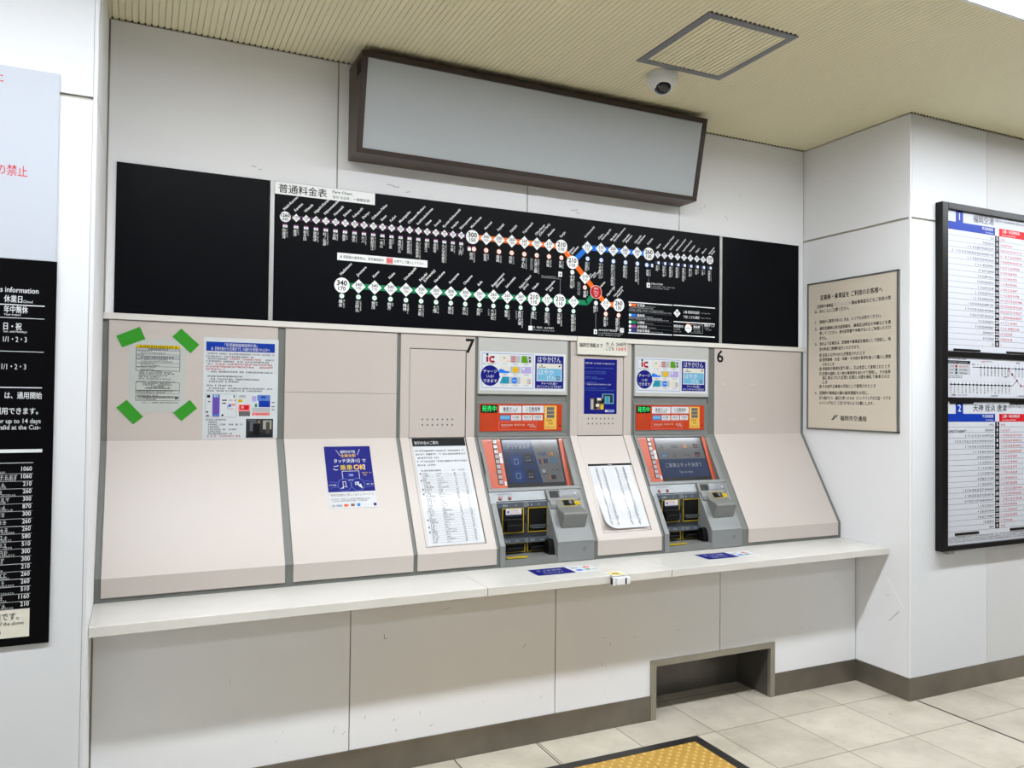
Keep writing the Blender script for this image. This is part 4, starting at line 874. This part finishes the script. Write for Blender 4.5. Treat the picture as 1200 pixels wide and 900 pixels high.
cs(1.545, 'navy and white payment sticker on the counter below the machine by number 7')
cs(2.452, 'navy and white payment sticker on the counter below the machine by number 6')
# walking stick holder clipped to the counter edge
t_h = thing('stick_holder', (1.87, 2.872, .7512), 'small white clip with yellow top on the counter front edge', 'holder')
mb = MB()
mb.box(1.832, 1.908, 2.86, 2.8815, .712, .748, WP); mb.box(1.846, 1.913, 2.848, 2.862, .716, .746, WP); mb.box(1.832, 1.84, 2.852, 2.88, .714, .746, WP)
mb.box(1.832, 1.905, 2.86, 2.93, .7512, .7545, WP)
mb.build('clip', t_h, bevel=.003)
mb = MB(); mb.box(1.887, 1.894, 2.8472, 2.85, .718, .744, BLK); mb.build('slot', t_h)
mb = MB(); s = Sheet(mb, (0, 0, .7546), X1, (0, 1, 0)); s.poly([(1.834, 2.865), (1.9, 2.863), (1.9, 2.87), (1.892, 2.925), (1.84, 2.927)], mat('cream_yellow', (236, 214, 120), .4), .0004); s.poly([(1.846, 2.885), (1.885, 2.885), (1.88, 2.905), (1.85, 2.9)], I['Q'], .0008); s.rect(1.85, 2.868, 1.895, 2.874, YEL, .0008); mb.build('top_label', t_h)
# ================================================================== LIGHTBOX, CAMERA, HATCH, LAMP
t_l = thing('lightbox_sign', (1.725, YU, 2.553), 'large blank unlit lightbox sign with dark brown case tilted under the ceiling', 'lightbox')
LX0, LX1 = .8195, 2.6315
yb, yt, zb, zt = 3.338, 3.250, 2.553, 2.962
mb = MB(); mb.prism([(yt, zt), (yb, zb), (YU - .001, zb), (YU - .001, zt)], LX0, LX1, BROWN)
mb.lathe((2.6, 3.40, zb + .001), [(.008, 0), (.008, .004)], mat('pinkish_screw', (150, 100, 96), .4), 14, Vector((0, 0, -1)))
mb.build('case', t_l)
fl = math.hypot(yb - yt, zt - zb)
mb = MB(); s = Sheet(mb, (0, yb, zb), X1, (0, yt - yb, zt - zb))
for a, b, c, d in ((LX0, LX1, 0, .022), (LX0, LX1, fl - .026, fl), (LX0, LX0 + .026, .022, fl - .026), (LX1 - .026, LX1, .022, fl - .026)): s.box(a, b, c, d, -.004, .008, BROWND)
mb.build('face_frame', t_l, bevel=.002)
mb = MB(); s = Sheet(mb, (0, yb, zb), X1, (0, yt - yb, zt - zb)); s.box(LX0 + .0255, LX1 - .0255, .0215, fl - .0255, -.002, .002, ACRYL); mb.build('face', t_l)
mb = MB(); s = Sheet(mb, (LX0, 0, 0), (0, -1, 0), Z1)
for i in range(5): s.box(-3.335 + i * .014, -3.327 + i * .014, 2.875, 2.935, -.001, .0015, BLK)
s.frame(-3.342, 2.862, -3.262, 2.945, .003, BROWND, .001)
mb.build('vent_grille', t_l)
t_s = thing('security_camera', (2.128, 2.945, ZC), 'white dome security camera mounted on the ceiling beside the hatch', 'security camera')
mb = MB(); c = (2.128, 2.945, ZC + .001)
mb.lathe(c, [(.068, 0), (.068, .012), (.066, .042), (.06, .052), (.045, .074), (.02, .089), (.004, .093)], WP, 44, Vector((0, 0, -1)))
mb.build('housing', t_s, smooth=True)
mb = MB(); mb.lathe(Vector((2.123, 2.935, ZC - .052)), [(.0445, -.02), (.0445, 0), (.041, .018), (.03, .033), (.014, .042), (.002, .045)], mat('smoked_dome', (26, 27, 30), .12, coat=.6), 40, Vector((-.25, -.62, -.75))); mb.build('lens_dome', t_s, smooth=True)
mb = MB(); mb.lathe(Vector((2.123, 2.935, ZC - .052)) + Vector((-.25, -.62, -.75)).normalized() * .008, [(.047, -.006), (.0495, 0), (.047, .005)], WP, 40, Vector((-.25, -.62, -.75))); mb.build('dome_ring', t_s, smooth=True)
for o in [x for x in C.objects if x.name.startswith('housing') and x.parent == t_s]: pass
t_a = thing('ceiling_hatch', (2.166, 2.63, ZC - .006), 'square ceiling access hatch with grey metal frame', 'hatch')
HG = mat('hatch_grey', (128, 130, 134), .45, metal=.2)
mb = MB(); a, b, c, d = 1.94, 2.397, 2.388, 2.876
for q in ((a, b, c, c + .034), (a, b, d - .034, d), (a, a + .034, c + .034, d - .034), (b - .034, b, c + .034, d - .034)): mb.box(q[0], q[1], q[2], q[3], ZC - .006, ZC + .002, HG)
mb.build('frame', t_a, bevel=.001)
mb = MB(); x = a + .036
while x < b - .036: mb.box(x, min(x + .0175, b - .035), c + .035, d - .035, ZC - .0045, ZC + .001, CEIL); x += .0235
mb.build('ribbed_panel', t_a)
mb = MB(); x = a + .008
while x < b - .01: mb.box(x, x + .008, c - .006, c - .0002, ZC - .004, ZC + .001, GAP); x += .0235
mb.build('rib_openings', t_a)
mb = MB(); x = a + .04
while x < b - .04: mb.box(x, x + .008, d - .04, d - .0342, ZC - .0058, ZC - .0046, GAP); x += .0235
mb.build('rib_openings', t_a)
for y, l in ((1.81, 'long bright ceiling light strip in front of the ticket machines'), (-1.2, 'added unseen fill light strip further out in the hall'), (-4.2, 'added unseen fill light strip far back in the hall')):  # rear two strips are unseen, added to raise the ambient light
    t = thing('ceiling_light', (1.5, y, ZC), l, 'ceiling light', 'ceiling light strips')
    mb = MB(); mb.box(-3.5, 7, y - .085, y - .07, ZC - .012, ZC, WP); mb.box(-3.5, 7, y + .07, y + .085, ZC - .012, ZC, WP); mb.build('frame', t)
    mb = MB(); mb.box(-3.5, 7, y - .07, y + .07, ZC - .006, ZC - .001, LAMP if y > 0 else LAMP_FILL); mb.build('diffuser', t)
# ================================================================== RIGHT PILLAR: SIGN AND TIMETABLE
t_n = thing('notice_plate', (XR, 3.13, 1.346), 'cream notice plate with black lettering and thin steel frame on the side wall', 'sign')
mb = MB(); s = Sheet(mb, (XR, 0, 0), (0, -1, 0), Z1); U0, U1, V0, V1 = -3.439, -2.8215, 1.346, 2.193
s.box(U0 + .008, U1 - .008, V0 + .008, V1 - .008, .0005, .008, SIGNC); mb.build('plate', t_n)
mb = MB(); s = Sheet(mb, (XR, 0, 0), (0, -1, 0), Z1); SF = mat('sign_steel', (112, 112, 108), .4, metal=.5)
for q in ((U0, U1, V0, V0 + .009), (U0, U1, V1 - .009, V1), (U0, U0 + .009, V0, V1), (U1 - .012, U1, V0, V1)): s.box(*q, .0005, .012, SF)
mb.build('frame', t_n, bevel=.001)
mb = MB(); s = Sheet(mb, (XR, 0, 0), (0, -1, 0), Z1); nn_ = .0086
def st(t, y, z, size, fit=None, bold=.012): s.text(t, -y, z, size, k, nn_, fit=fit, bold=bold + .012)
st('定期券・乗車証を ご利用のお客様へ', 3.343, 2.089, .033, .42, .02)
st('定期券や乗車証（', 3.366, 2.043, .0228, .135); s.rect(-3.225, 2.039, -3.135, 2.062, mat('sign_patch', (206, 197, 182), .5), nn_ - .0002); st('・福祉乗車証などをご利用の際', 3.135, 2.043, .0228, .264); st('は、次のことにご注意ください。', 3.383, 2.016, .0228, .243)
L = [(3.381, '1．', 1.955, None), (3.347, '係員から請求があるときは、いつでもお見せください。', 1.955, .418), (3.381, '2．', 1.916, None), (3.347, '通学定期券は身分証明書を、乗車証は所定の手帳などを携', 1.916, .476), (3.347, '帯してください。身分証明書や手帳がないとご利用いただけ', 1.889, .476), (3.347, 'ません。', 1.862, .052),
     (3.381, '3．', 1.828, None), (3.347, '次のような場合は、定期券や乗車証を無効として回収し、所', 1.828, .476), (3.347, '定の料金と割増料金をいただきます。', 1.798, .28),
     (3.349, '①', 1.763, None), (3.324, '記名人以外のかたが使用されたとき', 1.763, .29), (3.349, '②', 1.737, None), (3.324, '使用資格・氏名・年齢・その他の事項を偽って購入し使用', 1.737, .452), (3.324, 'されたとき', 1.71, .083), (3.349, '③', 1.685, None), (3.324, '券面表示事項を塗り消し、又は改変して使用されたとき', 1.685, .448),
     (3.349, '④', 1.657, None), (3.324, '区間の連続しない他の乗車券をあわせて使用し、その各券', 1.657, .452), (3.324, '面に表示された区間と区間との間を無札で乗車された', 1.633, .448), (3.324, 'とき', 1.608, .033), (3.349, '⑤', 1.584, None), (3.324, 'その他不正乗車の手段として使用されたとき', 1.584, .36)]
for y, t, z, f in L: st(t, y, z, .0222, f)
L2 = [(3.381, '4．', None), (3.347, '定期券や乗車証の裏の磁気情報を大切に。', .335), (3.347, '折り曲げたり、磁石を使ったもの（ハンドバッグの口金・マグネ', .476), (3.347, 'ットリングなど）に近づけないようお願いします。', .372)]
for (y, t, f), z in zip(L2, (1.547, 1.547, 1.519, 1.491)): st(t, y, z, .0222, f)
mb2 = None
s.poly([(-3.262, 1.4045), (-3.245, 1.4045), (-3.232, 1.418), (-3.222, 1.418), (-3.218, 1.4225), (-3.236, 1.4225)], k, nn_); s.poly([(-3.252, 1.4175), (-3.23, 1.4265), (-3.215, 1.4265), (-3.211, 1.431), (-3.235, 1.431)], k, nn_)
st('福岡市交通局', 3.198, 1.404, .03, .176, .03); s.rect(-3.19, 1.3765, -3.08, 1.3775, I['H'], nn_)
mb.build('lettering', t_n)
t_t = thing('timetable_board', (4.45, YP, .745), 'tall black framed train timetable board on the right pillar front', 'timetable')
TX0, TX1, TZ0, TZ1, TY = 3.725, 5.13, .7425, 2.547, 2.722
mb = MB()
for q in ((TX0, TX0 + .046, TZ0, TZ1), (TX1 - .046, TX1, TZ0, TZ1), (TX0 + .046, TX1 - .046, TZ0, TZ0 + .026), (TX0 + .046, TX1 - .046, TZ1 - .035, TZ1)): mb.box(q[0], q[1], TY, YP - .0003, q[2], q[3], FRAMEB)
mb.box(TX0 + .046, TX1 - .046, TY + .008, YP - .0003, 1.744, 1.778, FRAMEB); mb.box(TX0 + .046, TX1 - .046, TY + .008, YP - .0003, 1.513, 1.536, FRAMEB)
mb.build('frame', t_t, bevel=.003)
mb = MB(); mb.box(TX0 + .06, TX0 + .11, YP - .03, YP - .002, TZ0 - .018, TZ0 + .001, SILVER); mb.build('bracket', t_t)
IX0, IX1 = TX0 + .046, TX1 - .046
import itertools
hrs = list(range(5, 24)) + [0]
WK = [[2, 4], [1, 3, 4, 5, 6], [3, 4, 5, 6, 7, 8, 8, 9, 9, 9], [8]*16, [4]*11, [3]*8, [2]*8, [2]*8, [2]*8, [2]*8, [2]*8, [2]*9, [2]*11, [2]*12, [2]*10, [2]*8, [2]*8, [2]*5, [2]*6, [2]*2]
def table(name, z0, z1, num, title, en, zt, counts):
    mb = MB(); mb.box(IX0, IX1, TY + .014, YP - .0003, z0, z1, PAPER); S = upright(mb, TY + .014)
    xc0, xc1 = 4.165, 4.2
    S.rect(IX0, zt - .042, xc0, zt, I['B'], .0004); S.rect(xc1, zt - .042, IX1, zt, I['r'], .0004)
    S.rect(3.846, zt, 3.905, z1 - .002, I['B'], .0004); S.text(num, 3.8755, zt + .012, .052, I['w'], .0008, 'c', bold=.01)
    wd = S.text(title, 3.985, zt + .016, .043, k, .0006, bold=.01); S.text('方面', 3.99 + wd, zt + .033, .019, k, .0006); S.text(en, 4.035 + wd, zt + .034, .019, k, .0006)
    S.text('平日時刻表', 4.15, zt - .02, .019, I['w'], .0008, 'r', bold=.02); S.text('For Weekdays', 4.15, zt - .036, .0105, I['w'], .0008, 'r')
    S.text('土曜・休日時刻表', 4.225, zt - .02, .019, I['w'], .0008, bold=.02); S.text('For Saturdays and Holidays', 4.225, zt - .036, .0105, I['w'], .0008)
    ztop = zt - .042; pitch = (ztop - (z0 + (.02 if num == '1' else .055))) / 20.4
    S.rect(xc0, ztop - pitch * 20, xc1, ztop, BLK, .0004)
    for i, h in enumerate(hrs):
        zb_ = ztop - pitch * (i + 1)
        S.rect(IX0 + .01, zb_, IX1, zb_ + .0013, I['h'], .0003)
        S.text(str(h), (xc0 + xc1) / 2, zb_ + pitch * .2, pitch * .95, I['w'], .0008, 'c', bold=.02)
        n = counts[i]
        mins = sorted(rnd.sample(range(60), n))
        for j, mm in enumerate(mins): S.text('%d' % mm if mm > 9 else str(mm), xc0 - .012 - (n - j - 1) * .0205, zb_ + .006, pitch * .6, I['k'], .0006, 'r')
        n2_ = min(n, 9)
        for j, mm in enumerate(sorted(rnd.sample(range(60), n2_))): S.text(str(mm), xc1 + .012 + j * .0205, zb_ + .006, pitch * .6, I['r'], .0006)
    if num == '2':
        for i in range(3): S.greek(IX0 + .02, IX1 - .2, z0 + .012 + i * .011, .008, I['h'], .0005)
        S.greek(IX0 + .004, 3.93, ztop - pitch * 1.75, .008, k, .0005); S.greek(IX0 + .004, 3.91, ztop - pitch * 2.0, .008, k, .0005)
    ends = ((3.83, 4.04), (4.26, 4.5)) if num == '1' else ((3.80, 3.985), (4.29, 4.5))
    for a, b in ends:
        if num == '1': S.box(a, b, z0 - .002, z0 + .012, 0, .004, FRAMEB)
        else: S.box(a, b, z1 - .01, z1 + .002, 0, .004, FRAMEB)
    if num == '2':
        for a, b in ((3.84, 4.03), (4.29, 4.5)): S.box(a, b, ztop - pitch * 20.2 - .012, ztop - pitch * 20.2, 0, .003, FRAMEB)
    mb.build(name, t_t)
cnt1 = [2, 5, 11, 17, 11, 8, 7, 7, 7, 7, 8, 9, 11, 12, 10, 7, 8, 5, 5, 1]
cnt2 = [1, 4, 12, 16, 12, 9, 7, 7, 7, 7, 7, 7, 13, 12, 12, 7, 7, 7, 5, 2]
cnt2[0] = 2
table('timetable_sheet', 1.778, 2.513, '1', '福岡空港', 'For Fukuokakuko (Airport)', 2.455, cnt1)
table('timetable_sheet', .7685, 1.513, '2', '天神 姪浜 唐津', 'For Tenjin, Meinohama, Karatsu', 1.45, cnt2)
mb = MB(); mb.box(IX0, IX1, TY + .014, YP - .0003, 1.536, 1.744, PAPER); S = upright(mb, TY + .014)
S.rect(IX0 + .002, 1.656, 3.961, 1.722, I['H'], .0004); S.rect(IX0 + .002, 1.712, 3.961, 1.728, BLK, .0006); S.greek(IX0 + .01, 3.95, 1.716, .008, I['H'], .0009); S.greek(IX0 + .003, 3.93, 1.733, .0075, k, .0005)
for i, z in enumerate((1.698, 1.68, 1.663)): S.disc(3.85, z, .008, (I['r'], I['d'], I['g'])[i], .0008, 14); S.disc(3.85, z, .005, k, .001, 12); S.greek(3.8, 3.83, z - .004, .008, k, .0008); S.greek(3.875, 3.94, z - .004, .0075, I['r'] if i == 0 else k, .0008)
S.greek(IX0 + .003, 3.9, 1.645, .0065, I['h'], .0005); S.greek(IX0 + .003, 3.9, 1.636, .006, I['h'], .0005)
S.rect(3.98, 1.6955, 4.28, 1.6985, k, .0005); S.rect(4.28, 1.695, 4.85, 1.6985, I['d'], .0005); S.greek(3.975, 4.03, 1.706, .01, k, .0005)
for i in range(22):
    u = 4.047 + i * .0293
    if 4.29 < u < 4.34: continue
    S.dia(u, 1.697, .0075, k, .0008); S.vtext('姪浜室見藤崎西新唐人町大濠赤坂天神中洲祇園'[i % 16:i % 16 + 3], u, 1.688, .0125, I['h'], .0006); S.rect(u - .0008, 1.706, u + .0008, 1.716, I['h'], .0006)
S.rect(3.805, 1.6015, 4.31, 1.605, k, .0005); S.line(4.31, 1.603, 4.352, 1.632, .003, k, .0005); S.line(4.272, 1.697, 4.352, 1.632, .0028, I['r'], .0005); S.line(4.352, 1.632, 4.385, 1.604, .0028, I['r'], .0005); S.rect(4.385, 1.602, 4.45, 1.605, I['r'], .0005)
for u, z in ((4.31, 1.665), (4.352, 1.632), (4.385, 1.6035), (4.42, 1.6035), (4.45, 1.6035)): S.dia(u, z, .008, k, .0008)
for i in range(17): u = 3.808 + i * .0298; S.dia(u, 1.6033, .008, k, .0008); S.vtext('橋本次郎丸賀茂野芥梅林福大七隈金山茶山'[i:i + 3], u, 1.594, .0125, I['h'], .0006); S.rect(u - .0008, 1.612, u + .0008, 1.623, I['h'], .0006)
S.text('七隈線', 3.81, 1.5435, .012, k, .0006, bold=.02); S.greek(3.86, 3.94, 1.545, .006, I['h'], .0006); S.text('空港線', 4.05, 1.724, .011, I['r'], .0006); S.greek(4.09, 4.15, 1.727, .006, I['h'], .0006); S.greek(4.13, 4.19, 1.543, .008, k, .0006); S.greek(4.35, 4.42, 1.543, .009, k, .0006); S.text('箱崎線', 4.345, 1.724, .011, k, .0006)
S.greek(4.24, 4.27, 1.647, .007, k, .0006); S.rect(4.27, 1.65, 4.272, 1.69, k, .0005)
mb.build('line_map', t_t)
# ================================================================== LEFT PILLAR BOARDS
mb = MB(); mb.box(-1.75, -.238, YP - .008, YP - .0003, 1.9025, 2.4765, mat('white_board', (172, 177, 186), .5, spec=.15)); s = upright(mb, YP - .008)
R = I['r']
s.text('の禁止', -.3955, 2.152, .036, R, .0005, fit=.079, bold=.0); s.text('喫煙・飲食', -.62, 2.152, .036, R, .0005, bold=.0); s.text('撮影禁止', -.545, 2.428, .036, R, .0005, fit=.162)
s.greek(-.62, -.3925, 2.385, .02, k, .0005); s.greek(-.62, -.3925, 2.345, .02, k, .0005)
mb.build('wall_board', label='white board with red lettering above the black price list on the left pillar', cat='board', kind='thing')
t_k = thing('wall_price_board', (-.99, YP - .004, .752), 'black information and price board with white lettering on the left pillar', 'board', kind='thing')
mb = MB(); mb.box(-1.75, -.2345, YP - .008, YP - .0002, .752, 1.902, mat('black_sheet', (8, 8, 10), .3, spec=.06)); mb.build('panel', t_k, bevel=.001)
mb = MB(); s = upright(mb, YP - .0083)
def kx(px): return -.2345 - (61.5 - px) * .00222
def kz(py): return 1.9019 - (py - 307.2) * .002587
w = I['w']
s.text('Business information', kx(40.5), kz(346), .0225, w, .0004, 'r', bold=.006, sx=.82)
s.text('休業日', kx(1), kz(357), .0235, w, .0004, fit=.046, bold=.02); s.text('Closed', kx(23), kz(357.5), .0115, w, .0004, fit=.024)
s.text('年中無休', kx(1), kz(369), .0235, w, .0004, fit=.061, bold=.02); s.text('Year-round', kx(1), kz(372.8), .0095, w, .0004, fit=.043)
s.text('日・祝', kx(1), kz(388.5), .0235, w, .0004, fit=.046, bold=.02); s.text('Sun. and Holidays', kx(1), kz(392.3), .0095, w, .0004, fit=.06)
s.text('1/1・2・3', kx(1), kz(403), .0225, w, .0004, fit=.06, bold=.01); s.text('1/1・2・3', kx(0), kz(434.5), .0225, w, .0004, fit=.062, bold=.01)
for py, x1, h in ((360.3, 48, .0028), (375.3, 48, .0015), (414, 48, .0015), (455.5, 47, .0028), (528.5, 49, .010)): s.rect(-1.6, kz(py) - h / 2, kx(x1), kz(py) + h / 2, w, .0004)
s.text('（回数券など）は、通用開始', kx(47), kz(467.7), .0225, w, .0004, 'r', bold=.02, sx=.72); s.text('日からご利用できます。', kx(43), kz(485.7), .0225, w, .0004, 'r', bold=.02, sx=.78)
s.text('Tickets are valid for up to 14 days', kx(46.5), kz(496.5), .0195, w, .0004, 'r', bold=.004, sx=.85); s.text('and may be valid at the Cus-', kx(46.5), kz(503.8), .0195, w, .0004, 'r', bold=.004, sx=.85)
vals = [1060, 1060, 210, 260, 300, 870, 300, 260, 260, 580, 510, 300, 300, 210, 260, 260, 510, 1160, 210]
for i, q in enumerate(vals):
    py = 552 + i * 8.63
    s.text(str(q), kx(37.5), kz(py - .6), .0185, w, .0004, 'r', bold=.012, sx=.82); s.rect(-1.3, kz(py + 2.6) - .0006, kx(39), kz(py + 2.6) + .0006, w if i in (7, 12, 14, 15) else I['H'], .0004)
    s.greek(-.55, kx(rnd.choice((2, 8, 14, 10, 21))), kz(py), .012, I['H'], .0004); s.greek(-.55, kx(rnd.choice((3, 8, 16, 20))), kz(py + 2.2), .006, I['H'], .0004)
s.rect(-1.3, kz(542.5), kx(39), kz(542.5) + .0015, w, .0004)
s.rect(-1.3, kz(742), kx(38.5), kz(710), I['e'], .0004); s.text('上記は大人の金額です。', kx(26), kz(721), .024, k, .0008, 'r', bold=.015, sx=.8); s.text('amount of the above', kx(32), kz(727.5), .0155, k, .0008, 'r', sx=.85); s.text('(yen)', kx(6), kz(736.5), .0145, k, .0008, 'r')
mb.build('lettering', t_k)
# ================================================================== TACTILE PAVING
t_p = thing('tactile_paving', (1.3, 2.62, 0), 'yellow dotted tactile paving with black border set in the floor', 'paving')
BT = mat('black_floor_tile', (36, 35, 36), .4, noise=.1, nscale=9); YT = mat('yellow_floor_tile', (178, 140, 62), .5, noise=.08, nscale=8); YD = mat('yellow_dot', (200, 166, 92), .45)
mb = MB(); mb.box(.4, 2.287, 2.8225, 2.8675, 0, .002, BT); mb.box(2.2415, 2.287, 2.22, 2.821, 0, .002, BT); mb.build('border', t_p)
for i in range(5):
    for j in range(2):
        x1 = 2.24 - i * .2945; y1 = 2.8205 - j * .3
        mb = MB(); mb.box(x1 - .293, x1, y1 - .2985, y1, 0, .002, YT)
        for a in range(12):
            for b in range(6): mb.lathe((x1 - .0145 - a * .024, y1 - (.0125 if a % 2 else .037) - b * .0492, .002), [(.0088, 0), (.0074, .0028), (.0055, .004)], YD, 12)
        mb.build('dotted_tile', t_p)
# ================================================================== CAMERA AND LIGHT
bpy.data.objects.remove(_to); bpy.data.curves.remove(_tc)
yaw, pitch, roll, fpx = 0.440446555, 0.0192491196, 0.011168744, 925.187
cy, sy, cp, sp_, cr, sr = math.cos(yaw), math.sin(yaw), math.cos(pitch), math.sin(pitch), math.cos(roll), math.sin(roll)
f = Vector((sy * cp, cy * cp, sp_)); r = Vector((cy, -sy, 0)); u = r.cross(f)
r2 = cr * r + sr * u; u2 = -sr * r + cr * u
cam = bpy.data.cameras.new('camera'); co = bpy.data.objects.new('camera', cam); C.objects.link(co)
co.matrix_world = Matrix(((r2.x, u2.x, -f.x, 0), (r2.y, u2.y, -f.y, 0), (r2.z, u2.z, -f.z, 1.5), (0, 0, 0, 1)))
cam.sensor_fit = 'HORIZONTAL'; cam.sensor_width = 36; cam.lens = 36 * fpx / 1200; cam.clip_start = .02
sc = bpy.context.scene; sc.camera = co
w_ = bpy.data.worlds.new('hall'); sc.world = w_; w_.use_nodes = True
bg = w_.node_tree.nodes['Background']; bg.inputs[0].default_value = lin((244, 246, 252)); bg.inputs[1].default_value = .1
vs_ = sc.view_settings; vs_.view_transform = 'Standard'; vs_.look = 'None'; vs_.gamma = 1; vs_.use_curve_mapping = False; vs_.exposure = 0.0
